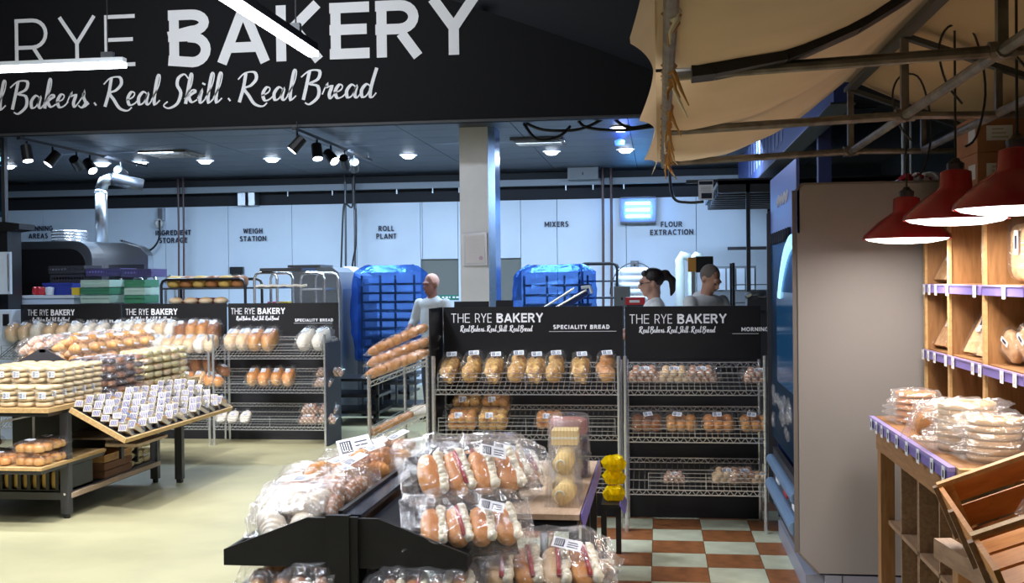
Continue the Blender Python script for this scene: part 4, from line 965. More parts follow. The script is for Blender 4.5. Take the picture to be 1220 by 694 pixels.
def snack(k):
    r=T('snack_bag','','snack bag'); bag(.20,.15,.085,k+120,.008,16,10).build('wrapper',film('yellow_film',tint=(1,.85,.1),haze=.35,hcol=(.85,.62,.0),tcol=(1,.85,.2)) if 'yf' not in bpy.data.materials else FILM,r)
    q=MB(); rnd=random.Random(k)
    for i in range(9): q.blob((rnd.uniform(-.06,.06),rnd.uniform(-.04,.04),.03+rnd.uniform(0,.03)),(.02,.02,.018),nu=8,nv=5)
    o=q.build('yellow_filling',YEL,r,True); o['kind']='stuff'; return r
for i in range(3): place(snack,0,(-.262,6.2+.04*(i%2),.342+i*.085),(R(0),R(0),R(10*i)),'bright yellow snack bag, %s from the bottom beside the cake table'%ORD[i],'yellow snack bags',(.62,.62,.95))
def clam(k):
    r=T('swiss_roll_box','','cake box')
    if k<2:
        q=MB().tube([(0,-.07,.043),(0,.07,.043)],.040,20); q.build('sponge',SPONGE,r,True)
        sp=[( (.006+.0042*i)*math.cos(i*.6),-.0705,.043+(.006+.0042*i)*math.sin(i*.6)) for i in range(0,8)]
        o=MB().tube(sp,.004,6).build('cream_swirl',CREAM,r,True)
    else:
        MB().bb((-.055,-.06,.005),(.055,.06,.065)).build('sponge',ICING if k==2 else SPONGE,r); MB().bb((-.056,-.061,.03),(.056,.061,.04)).build('cream_layer',CREAM,r)
    MB().prism([(-.07,0),(.07,0),(.06,.085),(.045,.095),(-.045,.095),(-.06,.085)],-.085,.085,'y').build('clear_box',CLAM,r)
    q=MB()
    for i in range(9): q.tube([(-.06+i*.015,-.088,.0),(-.052+i*.013,-.088,.09)],.0025,5)
    q.build('box_ribs',CLAM,r); return r
for i,(x,y,z,k,rx,lb) in enumerate(((-.42,4.83,.599,0,-8,'clear box with a yellow swiss roll next to the table edge'),(-.44,5.03,.60,1,-6,'second clear swiss roll box along the cake table'),(-.44,5.04,.698,1,-5,'clear swiss roll box stacked above the second one'),
    (-.45,5.24,.60,0,0,'third clear swiss roll box along the cake table'),(-.45,5.24,.698,1,0,'middle box of the tall swiss roll pile'),(-.45,5.25,.796,2,-4,'clear box with yellow iced cake on top of the pile'))):
    place(clam,k,(x,y,z),(0,0,R(4+rx)),lb,'clear cake boxes on the low table',1.12)
def cake(k):
    r=T('dome_cake','','cake box'); 
    MB().lathe([(0,.004),(.088,.006),(.09,.03),(.084,.034),(.09,.038),(.09,.07),(.08,.078),(0,.08)],26).build('layer_cake',PINKC if k==0 else CHOC,r,True)
    MB().lathe([(.0,0),(.105,0),(.108,.008),(.10,.012),(.096,.09),(.085,.10),(0,.103)],26).build('clear_dome',CLAM,r,True)
    q=MB()
    for i in range(26): a=2*PI*i/26; q.tube([(.1*math.cos(a),.1*math.sin(a),.013),(.096*math.cos(a),.096*math.sin(a),.09)],.0025,5)
    q.build('dome_ribs',CLAM,r); return r
for i in range(3): place(cake,0 if i==2 else 1,(-.455,5.50+.02*(i%2),.599+i*.104),(0,0,R(20*i)),['chocolate cake in a clear dome at the bottom of the cake pile','domed chocolate cake in the middle of the cake pile','pink domed layer cake crowning the cake pile'][i],'domed cakes on the low table',1.05)
#==================================================================== CHILLER CABINET
t=T('chiller_cabinet','tall open chiller seen end on, blue header and grey end panel','chiller',(.68,5.6,0))
def endp(y0,y1,x1,mt,name,z1=2.035,x0=0):
    return MB().prism([(x0+.09,.115),(x1,.115),(x1,z1-.03),(x1-.03,z1),(x0+.03,z1),(x0,z1-.03),(x0,.215)],y0,y1,'y').build(name,mt,t)
o=endp(0.0,.030,.95,PANEL,'end_panel'); tag(o,'warm grey laminate panel')
q=MB(); P=[(.09,.112),(-.006,.213),(-.006,2.01),(.028,2.041),(.95,2.041)]
for a,b in zip(P[:-1],P[1:]): q.bar((a[0],.015,a[1]),(b[0],.015,b[1]),.036,.010)
q.build('panel_edging',PANELE,t)
endp(1.30,1.325,.95,DGREY,'end_panel',2.0,-.025); MB().bb((.03,1.285,.12),(.93,1.299,1.98)).build('inner_liner',BLUED,t)
MB().bb((.03,.03,0.0),(.95,1.30,.10)).build('plinth',SKIRT,t); MB().bb((.12,.004,0),(.95,.028,.105)).build('plinth',SKIRT,t)
MB().bb((.20,.002,0),(.206,.0035,.105)).build('plinth_joint',DGREY,t)
MB().bb((.86,.03,.10),(.94,1.30,2.0)).build('back_wall',BLUED,t)
MB().bb((.03,.03,1.80),(.94,1.30,2.0)).build('canopy_box',BLUED,t)
h=MB().bb((-.004,.0,1.80),(.012,1.28,2.17)).build('header_panel',BLUEH,t)
q=MB(); script(q,'Real',.9,2.02,.05,.0001); 
hl=MB(); 
for i in range(12): hl.tube([(-.008,.85-.045*i+.02*math.cos(a),2.0+.022*math.sin(a*1.0)+.01*(i%3)) for a in (0,1.5,3,4.5)],.003,5)
hl.build('script_mark',LGREY,h)
q=MB()
for i in range(9): MB().bar((-.007,.22+i*.11,1.775),(-.007,.25+i*.11,1.84),.03,.004).build('black_streak',BLK,h)
MB().bb((-.002,.031,.62),(.008,1.30,1.80)).build('glass_door',film('chiller_door_glass',tint=(.45,.65,.9),refl=.03,haze=.05,rough=.30,hcol=(.02,.10,.25),bscale=.5,bstr=0,tcol=(.22,.36,.5)),t)
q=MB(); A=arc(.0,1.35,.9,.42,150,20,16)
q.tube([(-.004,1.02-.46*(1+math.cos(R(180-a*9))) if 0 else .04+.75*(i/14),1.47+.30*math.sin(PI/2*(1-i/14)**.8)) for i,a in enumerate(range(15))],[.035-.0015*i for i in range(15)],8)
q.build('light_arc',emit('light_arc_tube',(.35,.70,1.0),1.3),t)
q=MB().bb((-.003,.2,.98),(-.0025,.98,1.5)); q.build('poster_glow',M('deep_blue_print',(.01,.10,.26),.15),t)
for k,z in enumerate((.475,.325)):
    MB().tube([(-.012,.03,z-.0),(-.012,1.29,z)],.030 if k==0 else .038,14).build('bumper_rail',M('blue_grey_bumper',(.16,.26,.42),.3),t)
MB().bb((-.0,.03,.20),(.03,1.29,.55)).build('lower_front',DGREY,t)
for k in range(3): MB().bb((.012,.1+k*.4,.385),(-.008,.26+k*.4,.43)).build('ticket',[LBL,REDP,LBL][k],t)
q=MB(); 
for i in range(26):
    rnd=random.Random(i); q.blob((-.012,.12+rnd.random()*1.05,.72+rnd.random()*.2),(.012,.05,.03),(rnd.uniform(-1,1),0,0),nu=7,nv=5)
o=q.build('wrapped_goods',FILMB,t); o['kind']='stuff'
# things on top of the chiller
for i,(px,py) in enumerate(((1092,220),(1102,219))):
    p=at(px,py,5.75); q=bag(.16,.14,.06,i+200,.01,14,8).build('film_scrap',[RED,LGREY][i]); q.location=(p.x,5.8,2.036); tag(q,['crumpled red wrapper lying on the chiller top','pale crumpled wrapper beside the red one on the chiller top'][i],'wrapper')
#==================================================================== BLUE FASCIA AND POST BEYOND THE CANOPY
t=T('fascia_sign','long blue overhead sign running away above the chillers','sign',(1.12,7.3,2.70))
MB().prism([(0,0),(8.6,0),(8.6,.75),(0,.75)],0,.12,'x').build('sign_panel',BLUEF,t)
q=MB(); rnd=random.Random(2)
for i in range(11): y=3.0+i*.36; stroke(q,[(y,.12),(y,.58)],.12); 
o=q.build('tall_lettering',M('sign_letter_blue',(.22,.26,.42),.6),t); o.rotation_euler=(0,0,R(90)); o.location=(-.006,0,0)
MB().bb((-.02,0,-.012),(.14,8.6,0)).build('bottom_trim',DSTEEL,t)
t=T('blue_post','slim blue square post behind the chiller cabinet','post',(1.31,9.0,0)); MB().bb((-.05,0,0),(.05,.1,3.2)).build('shaft',BLUEP,t); MB().bb((-.08,-.03,0),(.08,.13,.015)).build('foot_plate',BLUEP,t)
# back right: dark canopy shelf of the next counter
t=T('equipment_canopy','dark overhead canopy with slatted ceiling at the kitchen corner','canopy',(.9,11.4,1.95))
MB().bb((-.30,0,.58),(1.7,3.2,.62)).build('roof',DGREY,t)
for k in range(9): MB().bb((-.28,.1+.34*k,.50),(1.7,.16+.34*k,.575)).build('slat',DGREY,t)
MB().bb((-.30,0,.50),(1.7,.03,.64)).build('front_edge',DSTEEL,t); MB().bb((-.62,.0,.60),(-.301,.03,.635)).build('front_edge',DSTEEL,t)
MB().bb((-.02,.0,-1.95),(.02,.03,.58)).build('leg',DSTEEL,t)
MB().bb((-.05,2.6,-.02),(1.7,2.65,.02)).build('rear_rail',DSTEEL,t)
for i in range(5):
    MB().bb((.50+.14*i-.05,.6+.35*(4-i),.470),(.50+.14*i+.07,.66+.35*(4-i),.485)).build('strip_lamp',DOWN,t)
t=T('paper_notice','white paper notice hung at the canopy corner','notice',tuple(at(841,238,11.38)))
MB().bb((-.075,0,0),(.075,.004,.20)).build('sheet',LBL,t); q=MB()
q.bb((-.068,-.002,.155),(.068,-.001,.19)); q.bb((-.045,-.002,.015),(.06,-.001,.07)); q.build('print_block',INK,t); q=MB()
for k in range(4): q.bb((-.05,-.002,.085+.014*k),(.05,-.001,.09+.014*k))
q.build('print_lines',LGREY,t)
p=at(866,307,15.0)
t=T('plate_rack','grey louvred unit behind the grey haired baker','cabinet',tuple(at(870,345,14.2)))
MB().bb((-.30,0,-1.2),(.32,.5,.30)).build('body',MGREY,t)
for k in range(5): MB().bb((-.28+.12*k,-.02,.0),(-.18+.12*k,-.001,.27)).build('louvre',WALLW,t)
t=T('bakery_trolley','tall dark tray trolley beside the chiller, behind the rack header','trolley',tuple(at(898,345,12.5)*1)); t.location.z=0
for x in (-.22,.20):
    for y in (0,.4): MB().bb((x-.015,y-.015,0),(x+.015,y+.015,1.75)).build('upright',BLK,t)
for k in range(7): MB().bb((-.2,0,.3+.2*k),(.18,.4,.31+.2*k)).build('tray',DSTEEL,t)
#==================================================================== CANOPY
def cz(x):  # canvas height over the stall, eave x=.03, ridge .93
    pts=[(-.02,2.155),(.12,2.15),(.36,2.19),(.55,2.27),(.70,2.36),(.93,2.535),(1.25,2.40),(1.6,2.25),(1.95,2.10)]
    for (a,b),(c,d) in zip(pts[:-1],pts[1:]):
        if a<=x<=c: return b+(d-b)*(x-a)/(c-a)
    return pts[-1][1]
t=T('market_canopy','cream canvas stall canopy on a grey tube frame with frayed ties','canopy',(0,2.0,0))
def sheet(y0,y1,x0=-.004,x1=1.95,name='canvas_panel',sag=.03):
    n=34; mY=10; vs=[]
    for j in range(mY+1):
        y=y0+(y1-y0)*j/mY
        for i in range(n+1):
            x=x0+(x1-x0)*i/n
            z=cz(x)+.012*noise.noise(Vector((x*3,y*2.2,1)))-sag*math.sin(PI*j/mY)*(math.sin(PI*min(1,max(0,x/.93))) if x<.93 else .6*math.sin(PI*(x-.93)/1.02))*.6
            vs.append((x,y-2.0,z+.012))
    fs=[(j*(n+1)+i,j*(n+1)+i+1,(j+1)*(n+1)+i+1,(j+1)*(n+1)+i) for j in range(mY) for i in range(n)]
    return MB().add(vs,fs).build(name,CANVAS,t,True)
sheet(2.0,3.13); sheet(3.17,4.34,sag=.05); sheet(4.34,5.62,sag=.05)
# dark webbing strap over the seam
q=MB(); xs2=[.03+.9*i/14 for i in range(15)]
for a,b in zip(xs2[:-1],xs2[1:]): q.bar((a,1.15,cz(a)+.012),(b,1.15,cz(b)+.012),.11,.05) if a>.08 else None
q.build('webbing_strap',BLACK,t)
# valance with points hanging outside the eave
vs=[];n=64
for i in range(n+1):
    y=.1+3.55*i/n; tri=abs(2*(((y-.35)%1.17)/1.17)-1)**1.6
    vs += [(-.004,y,2.168),(-.007-.022*tri-.003*math.sin(y*9),y,2.150-.02*tri),(-.010-.050*tri,y,2.125-.045*tri)]
fs=[]
for i in range(n):
    for k in (0,1): fs.append((3*i+k,3*i+k+1,3*i+k+4,3*i+k+3))
MB().add(vs,fs).build('valance',CANVAS,t,True)
tu=lambda nm,a,b,r=.017: MB().tube([a,b],r,10).build(nm,GALV,t)
tu('eave_tube',(.03,0,2.15),(.03,3.62,2.15)); tu('purlin',(.93,0,2.19),(.93,3.6,2.19)); tu('purlin',(1.27,0,2.19),(1.27,3.6,2.19))
MB().bar((.93,0,2.495),(.93,3.6,2.495),.045,.022).build('ridge_bar',DBAR,t)
for i,y in enumerate((1.16,2.36,3.55)):
    tu('tie_bar',(.03,y,2.155),(.93,y,2.19)); tu('tie_bar',(.93,y,2.19),(1.9,y,2.17),.014)
    MB().bar((.93,y,2.19),(.93,y,2.49),.028,.028).build('strut',GALV,t)
    MB().bar((1.27,y,2.19),(1.27,y,2.37),.024,.024).build('strut',GALV,t)
    MB().bar((.93,y,2.49),(1.9,y,2.12),.04,.02).build('rafter',DBAR,t)
    MB().tube([(.895,y,2.19),(.965,y,2.193)],.026,10).build('joint_sleeve',GALV,t); MB().tube([(.93,y-.03,2.19),(.93,y+.03,2.19)],.024,10).build('joint_sleeve',GALV,t)
for y,x in ((1.16,1.9),(3.55,1.9),(3.55,.03)):
    pass
MB().tube([(1.9,3.55,0),(1.9,3.55,2.17)],.018,10).build('corner_post',GALV,t); MB().tube([(1.9,.1,0),(1.9,.1,2.17)],.018,10).build('corner_post',GALV,t)
rnd=random.Random(4)
for i in range(22):
    y=[.38,.42,1.0,1.1,1.16,1.22,1.7,1.75,2.0,2.2,2.3,2.35,2.4,2.6,2.8,2.9,3.0,3.1,3.2,3.3,3.4,3.5][i]; l=rnd.uniform(.04,.09); dx=rnd.uniform(-.01,.07)
    pts=[(.03,y,2.165),(.045,y+.01,2.135),(.03+dx*.6,y+.02,2.135-l*.5),(.03+dx,y+rnd.uniform(0,.05),2.135-l)]
    MB().tube([(.012,y,2.15),(.03,y-.004,2.172),(.05,y,2.15),(.03,y+.004,2.128)],.005,5).build('tie_knot',FRAY if i%5 else RAGW,t,True)
    MB().tube(pts,[.006,.007,.005,.002],6).build('frayed_tie',FRAY if i%5 else RAGW,t,True)
# cables of the stall lamps are their own parts of each lamp
def pendant(k):
    r=T('pendant_lamp','','lamp')
    MB().lathe([(.185,0),(.180,.018),(.115,.078),(.075,.105),(.058,.118),(.055,.175),(.04,.182)],40).build('shade',RED,r,True)
    MB().lathe([(.176,.004),(.16,-.006),(.10,-.017),(.0,-.022)],36).build('diffuser',LAMPIN,r,True)
    MB().lathe([(.030,.18),(.032,.205),(.018,.215),(.012,.225),(.0,.226)],14).build('cap',BLK,r)
    MB().tube([(0,0,.22),(0,0,.55),(0,0,.69)],.0045,6).build('cord',BLK,r); return r
PL=[(4.98,1.068,1.742,'red enamel pendant lamp next to the chiller end panel',0),(4.22,1.078,1.784,'red enamel pendant lamp between the other two',0),(3.5,1.072,1.780,'red enamel pendant lamp hanging towards the slatted crate',0)]
for y,x,z,lb,k in PL:
    place(pendant,k,(x,y,z),(0,0,0),lb,'red pendant lamps over the stall')
    area('pendant_light',(x,y,z-.028),.26,.26,10,(1,.88,.76))
    # looped spare cable
    q=MB(); pts=cat_rom([(0,0),(0.02,.0)],2)
    c=[(.0,0,.42),(-.07,.0,.50),(-.10,.0,.62),(-.06,.0,.70),(.03,.0,.70),(.08,.0,.60),(.10,.0,.45),(.06,0,.30),(.0,0,.26)]
    cc=[]; 
    for i in range(len(c)-1):
        a,b=Vector(c[max(i-1,0)]),Vector(c[i]); d,e=Vector(c[i+1]),Vector(c[min(i+2,len(c)-1)])
        for s in range(4):
            u=s/4; cc.append(.5*((2*b)+(d-a)*u+(2*a-5*b+4*d-e)*u*u+(3*b-a-3*d+e)*u**3))
    o=q.tube([(v.x*.8,v.y,v.z) for v in cc],.0045,6).build('looped_cable',BLK); o.location=(x+.02,y-.02,z+.0); tag(o,'looped black cable above the %s'%lb.replace('red enamel ',''),'cable','looped lamp cables')
#==================================================================== BREAD SHELVES (pine)
SX=1.27
t=T('bread_shelving','tall pine cubby shelving holding wraps and breads under red lamps','shelving',(SX,2.6,0))
Y0,Y1=0.0,2.92
divs=[2.90,2.46,1.93,1.40,.85,.30]
for z in (1.545,1.235,.93,.55): MB().bb((0,0,z-.022),(.34,Y1,z)).build('shelf_board',PINEH,t)
MB().bb((0,0,1.90),(.34,Y1,1.925)).build('top_board',PINEH,t)
for i,y in enumerate(divs):
    MB().bb((.0,y-.011,.02),(.34,y+.011,1.90)).build('divider',PINE,t); MB().bb((-.012,y-.016,.02),(-.0005,y+.016,1.90)).build('divider_edge',EDGE,t)
for k in range(15): MB().bb((.341,k*.195,.02),(.355,k*.195+.189,1.9)).build('back_plank',PINE,t)
for z in (1.545,1.235):
    for a,b in ((0.02,.83),(.87,1.38),(1.42,1.91),(1.95,2.44),(2.48,2.88)):
        s=MB().bb((-.022,a,z-.042),(-.0125,b,z-.008)).build('price_strip',PURP,t); MB().bb((-.026,a,z-.008),(-.0125,b,z-.002)).build('strip_lip',PURPL,s)
    for k in range(15):
        y=[2.82,2.72,2.60,2.40,2.28,1.98,1.88,1.6,1.45,1.2,1.0,.8,.6,.4,.2][k]+(.03 if z<1.4 else 0)
        if z>1.4 and k in (4,6,8): continue
        q=MB().bb((-.0275,y,z-.052),(-.0265,y+.042,z-.004)); q.mat(1); q.bb((-.0279,y+.008,z-.040),(-.0275,y+.034,z-.018)); q.build('price_ticket',[LBL,LGREY],t)
# breads in the cubbies
def slab_pack(k):
    r=T('wrap_pack','','bread pack')
    q=MB(); q.bb((-.012,-.07,.0),(.012,.07,.24)) if k==0 else q.blob((0,0,.11),(.035,.08,.11),nu=14,nv=8,e=.5,nz=.1)
    q.build('flat_bread',M('flat_bread_crumb',(.74,.48,.26),.6,c2=(.55,.30,.14),vscale=30),r,k!=0)
    b=MB().bb((-.02,-.08,-.0),(.02,.08,.26)) if k==0 else MB().blob((0,0,.12),(.045,.09,.12),nu=16,nv=10,e=.45,nz=.12)
    b.build('wrapper',FILM,r); q=MB().bb((-.023,-.02,.10),(-.0205,.02,.21)) if k==0 else MB().bb((-.048,-.03,.10),(-.045,.0,.19)); q.mat(1); 
    q.bb((-.0235,-.012,.13),(-.023,.012,.18)) if k==0 else q.bb((-.0485,-.024,.12),(-.048,-.006,.17)); q.build('label',[LBL,INK],r); return r
G='breads standing in the pine cubbies'
for i,(x,y,z,k,rx,lb) in enumerate(((.045,5.41,1.546,0,-27,'leaning wrap pack in the upper cubby next to the chiller'),(.05,5.24,1.546,0,-25,'second leaning wrap pack in the upper cubby next to the chiller'),
  (.09,4.78,1.546,1,0,'small bread pack against the divider in the second upper cubby'),(.10,4.37,1.546,1,0,'large labelled bread bag in the third upper cubby'),(.10,4.16,1.546,1,0,'pale bread bag next to the large one in the third upper cubby'),
  (.045,5.41,1.236,0,-27,'lone wrap pack slanting in the lower cubby next to the chiller'),(.05,4.92,1.236,0,-27,'wrap pack slanting in the second lower cubby'),(.045,4.70,1.236,0,-14,'upright pack behind the slanting one in the second lower cubby'))):
    place(slab_pack,k,(SX+x,y,z+.012),(0,R(-rx),R(6)) if k==0 else (0,0,R(8)),lb,G,(1,1,.95) if k==0 else ((.6,.6,.8) if i==2 else (1,1,1)))
for i,(y,rx,z) in enumerate(((4.37,-62,1.245),(4.20,-50,1.25),(4.10,-20,1.24))):
    place(slab_pack,1,(SX+.08,y,z+.03),(R(rx),0,R(10)),['square yellow bread pack lying in the third lower cubby','tilted bread pack leaning on the square one','upright bread pack at the far side of the third lower cubby'][i],G,.62)
# boxes on top of the shelving
def carton(k):
    r=T('cardboard_box','','box'); MB().bb((0,0,0),(.30,.34,.148)).build('carton',CARD,r)
    MB().bb((.0,.165,.148),(.30,.175,.149)).build('tape_seam',M('tape',(.3,.17,.09),.3),r)
    q=MB().bb((.035,-.003,.045),(.135,-.0005,.105)); q.mat(1)
    for i in range(3): q.bb((.055,-.0035,.055+.016*i),(.12-.01*i,-.003,.062+.016*i))
    q.build('label',[LBL,LGREY],r); 
    q=MB().bb((-.003,.02,.045),(-.0005,.12,.105)); q.build('label',LGREY,r); return r
for i in range(2): place(carton,0,(1.275,4.66,1.926+i*.151),(0,0,0),['lower brown carton on top of the pine shelving','upper brown carton on top of the pine shelving'][i],'brown cartons on the shelving')
for k in range(2):
    q=MB().tube([(at(1076+9*k,145,7.2).x,7.2,0),(at(1076+9*k,145,7.2).x,7.2,2.55)],.012-.004*k,8).build('steel_rod',M('bright_rod%d'%k,(.8,.85,.9),.2,.6)); tag(q,['bright upright steel rod above the chiller top','thin upright steel rod beside the bright one'][k],'rod')
#==================================================================== PIE TABLE (pine)
TX=.97
t=T('stall_table','pine stall table with a lilac price strip, stacked with flat pies','table',(TX,3.80,0))
MB().bb((0,0,.918),(.245,1.40,.945)).build('table_top',PINEH,t); MB().bb((.0,-.03,.912),(.245,-.001,.945)).build('front_board',EDGE,t)
s=MB().bb((-.02,.02,.895),(-.0005,1.42,.93)).build('price_strip',PURP,t); MB().bb((-.024,.02,.930),(-.0005,1.42,.944)).build('strip_lip',PURPL,s)
for y in (.06,.22,.43,.62,.80,.97,1.10,1.22,1.34):
    q=MB().bb((-.0262,y,.886),(-.0245,y+.04,.938)); q.mat(1); q.bb((-.0268,y+.010,.900),(-.0262,y+.028,.925)); q.build('price_ticket',[LBL,INK],t)
MB().bb((.0,.02,.80),(.022,1.38,.894)).build('apron',PINEH,t)
for x,y in ((0,1.28),(0,.0),(.18,.0),(.18,1.28)): MB().bb((x,y,0),(x+.06,y+.07,.80 if x==0 else .915)).build('leg',PINE,t)
for z in (.10,.48): MB().bb((.03,.07,z),(.235,1.27,z+.018)).build('lower_shelf',PINED,t)
for y in (.36,.68,.70,1.0): MB().bb((.03,y,.118),(.235,y+.014,.79)).build('shelf_divider',PINED,t)
for k in range(7): MB().bb((.236,.07+k*.175,.02),(.246,.07+k*.175+.168,.90)).build('back_plank',PINED,t)
def pie(k):
    r=T('pie_pack','','pie pack'); w=.20 if k<2 else .15; 
    MB().lathe([(0,.002),(w*.42,.003),(w*.45,.016),(w*.43,.022),(0,.024)],24).build('flat_pie',CRPALE if k!=1 else CRORG,r,True)
    bag(w*1.25,w*1.05,.03,k+140,.006,24,12,e=.75,flare=.95).build('wrapper',FILMB,r)
    q=MB().bb((-.04,-.012,.030),(.03,.012,.0315)); q.mat(1); q.bb((-.025,-.006,.0315),(.02,.008,.032)); q.build('label',[LBL,INK],r); return r
G='flat pie packs stacked on the stall table'
for i in range(7): place(pie,0,(TX+.135+.004*(i%2),4.20+.004*(i%3),.946+i*.025),(0,0,R(25*i)),'clear wrapped flat pie, %s from the bottom of the tall pile by the table end'%ORD[i],G,1.15)
for i in range(6): place(pie,0,(TX+.165,3.97,.946+i*.025),(0,0,R(35*i)),'clear wrapped flat pie, %s from the bottom of the pile at the table corner'%ORD[i],G,1.0)
for i in range(5): place(pie,1,(TX+.13,4.98+.003*(i%2),.946+i*.028),(0,0,R(20*i)),'orange flat bread pack, %s from the bottom of the pile beside the chiller'%ORD[i],G,.95)
for i in range(4): place(pie,1,(TX+.17,4.72,.946+i*.028),(0,0,R(28*i)),'orange flat bread pack, %s from the bottom of the second pile'%ORD[i],G,.95)
place(pie,1,(TX+.12,4.50,1.0),(R(-52),0,R(15)),'orange flat bread pack propped at a steep slant',G,1.1)
place(pie,0,(TX+.06,4.42,.946),(0,0,R(15)),'small golden pie pack lying by the price strip',G,.6)
place(pie,2,(TX+.14,4.14,.53),(0,0,0),'pale pack on the shelf beneath the stall table',G,.8,)
#==================================================================== SLATTED CRATE ON A STAND
t=T('slatted_crate','tilted orange slatted crate in front of the stall table','crate',(.83,3.24,.845),(R(0),R(-22),R(-7)))
# local: x to the shelves, y towards the shop front is negative
L=.95; W=.55; Hh=.15
def sl(nm,a,b,mt=ORNG): return MB().bb(a,b).build(nm,mt,t)
for k in range(2): sl('slat',(0,-L,.02+k*.075),(.012,0,.02+k*.075+.062),PINED if k==0 else ORNG)
for k in range(2): sl('slat',(.02,-.012,.02+k*.075),(W,0,.02+k*.075+.062))
for k in range(2): sl('slat',(W,-L,.02+k*.075),(W+.012,0,.02+k*.075+.062))
for k in range(6): sl('base_slat',(.0,-.02-.155*k-.13,.004),(W,-.02-.155*k,.016))
for k in (0,3): sl('cross_batten',(.0,-.055-.21*k,.155),(W,-.02-.21*k,.167),EDGE)
sl('corner_block',(.013,-.045,.0165),(.04,-.013,.165),EDGE); sl('corner_block',(W-.03,-.045,.0165),(W-.001,-.013,.165),EDGE)
for k in range(3): sl('side_batten',(-.013,-.05-.33*k,.01),(-.001,-.02-.33*k,.16),PINED)
t2=T('crate_stand','weathered wooden rails and legs carrying the slatted crate','stand',(.83,3.20,0))
MB().bar((-.03,.10,.80),(.10,-.90,.80),.05,.055).build('side_rail',PINED,t2)
MB().bb((.36,-.86,.0),(.42,-.80,.86)).build('leg',PINE,t2); MB().bb((.36,-.0,0),(.42,.06,.86)).build('leg',PINE,t2); MB().bb((.03,-.86,0),(.09,-.80,.76)).build('leg',PINED,t2)
MB().bb((.0,.04,.40),(.40,.07,.46)).build('cross_rail',PINED,t2); MB().bb((.0,-.3,.46),(.4,.04,.475)).build('low_board',PINED,t2)
for i,(x,y,k) in enumerate(((.30,-.22,1),(.42,-.40,0),(.26,-.48,2))):
    p=Euler((0,R(-22),R(-7))).to_matrix()@Vector((x,y,.02))+Vector((.83,3.24,.845))
    place(croissant_bag,k,p,(0,R(-22),R(20+50*i)),'glossy pastry bag lying in the slatted crate, %s one'%['far','middle','near'][i],'pastry bags in the slatted crate',.62)
#==================================================================== KITCHEN
# big deck oven with rounded stainless hood
t=T('deck_oven','large black mouthed oven with a rounded stainless hood and flue','oven',(-8.1,12.2,0))
prof=[(0,1.0),(1.50,1.0),(1.50,1.80)]+[(1.50-.22+.22*math.cos(R(a)),1.90+.20*math.sin(R(a))) for a in range(0,91,15)]+[(0,2.10)]
MB().prism(prof,0,.06,'y').build('front_frame',STEEL,t)
p2=[(0,1.0),(1.42,1.0),(1.42,1.78)]+[(1.42-.2+.2*math.cos(R(a)),1.82+.19*math.sin(R(a))) for a in range(0,91,15)]+[(0,2.01)]
MB().prism(p2,-.012,-.001,'y').build('oven_mouth',BLK,t)
body=[(1.5,0),(1.50,1.80)]+[(1.50-.22+.22*math.cos(R(a)),1.90+.20*math.sin(R(a))) for a in range(0,91,15)]+[(-1.2,2.10),(-1.2,0)]
MB().prism([(x,z) for x,z in body],.061,1.6,'y').build('hood_body',STEEL,t)
sd=[(.06,1.20),(.06,1.99)]+[(.06+.54*i/6,2.10-.18*(i/6)**2.2) for i in range(7)]+[(.62,1.80),(.62,1.2)]
MB().prism(sd,1.6,1.62,'y').build('rear_cheek',STEEL,t) if 0 else None
q=MB().prism([(.10,.2),(2.05,.2),(2.05,1.92),(1.95,2.02),(1.75,2.08),(.10,2.10)],0,.02,'y'); o=q.build('side_casing',STEEL,t,loc=(0,.3,0)); o.scale=(1,1,1)
MB().bb((1.55,.298,1.60),(2.0,.3,1.82)).build('vent_grille',DSTEEL,t)
MB().bb((0.1,.32,.2),(1.92,.75,1.75)).build('side_body',STEEL,t)
q=MB().tube([(1.36,.5,2.10),(1.36,.5,2.74)],.072,20); q.build('flue_pipe',STEEL,t,True)
MB().tube([(1.36,.5,2.74),(1.40,.5,2.84),(1.50,.5,2.87)],.072,16).build('flue_elbow',STEEL,t,True)
MB().tube([(1.50,.5,2.87),(1.80,.7,2.80)],.078,16).build('flue_branch',DSTEEL,t,True); MB().lathe([(.08,0),(.078,.03)],18,(1.36,.5,2.70)).build('flue_collar',CHROME,t)
# ring tins
t=T('tin_stack','shining ring tins stacked on the oven top','tin stack',(-7.10,12.6,2.102))
for k in range(4): MB().lathe([(.20,0),(.215,.008),(.20,.030),(.19,.034)],24,(0,0,k*.036)).build('ring_tin',CHROME,t,True)
# dark hood and glass screen at the near side of the oven
_h0=at(27,275,10.95); t=T('equipment_hood','dark flat hood jutting in beside the glass screen','hood',(_h0.x-.19,10.95,_h0.z))
MB().prism([(-2,.0),(.0,.0),(.15,.02),(.15,.08),(.0,.10),(-2,.16)],0,.3,'y').build('hood_shell',BLK,t)
MB().bb((-2,.02,-_h0.z),(.0,.28,-.001)).build('hood_cabinet',BLK,t)
t=T('glass_screen','tall blue tinted glass screen on a dark post above the flat hood','screen',(-6.99,10.95,2.22))
MB().bb((-2.5,.1,.10),(.0,.115,1.0)).build('glass_pane',GLASSP,t); MB().bb((0,.08,-.02),(.04,.14,.95)).build('screen_post',DSTEEL,t)
p=at(6,325,10.7); t=T('door_panel','pale blue hinged panel under the flat hood','panel',(p.x,p.y,p.z)); MB().bb((-.4,0,-.22),(.06,.03,.22)).build('panel_leaf',WALLW,t); MB().tube([(.05,-.02,-.19),(.05,-.02,.2)],.008,6).build('hinge_pin',STEEL,t)
p=at(6,390,10.6); t=T('side_unit','pale blue side unit below the hinged panel','cabinet',(p.x,p.y-.02,0)); MB().bb((-.4,0,0),(.09,.3,p.z+.18)).build('unit_body',WALLW,t); MB().bb((.0,-.02,p.z+.02),(.06,-.001,p.z+.14)).build('switch_box',BLK,t)
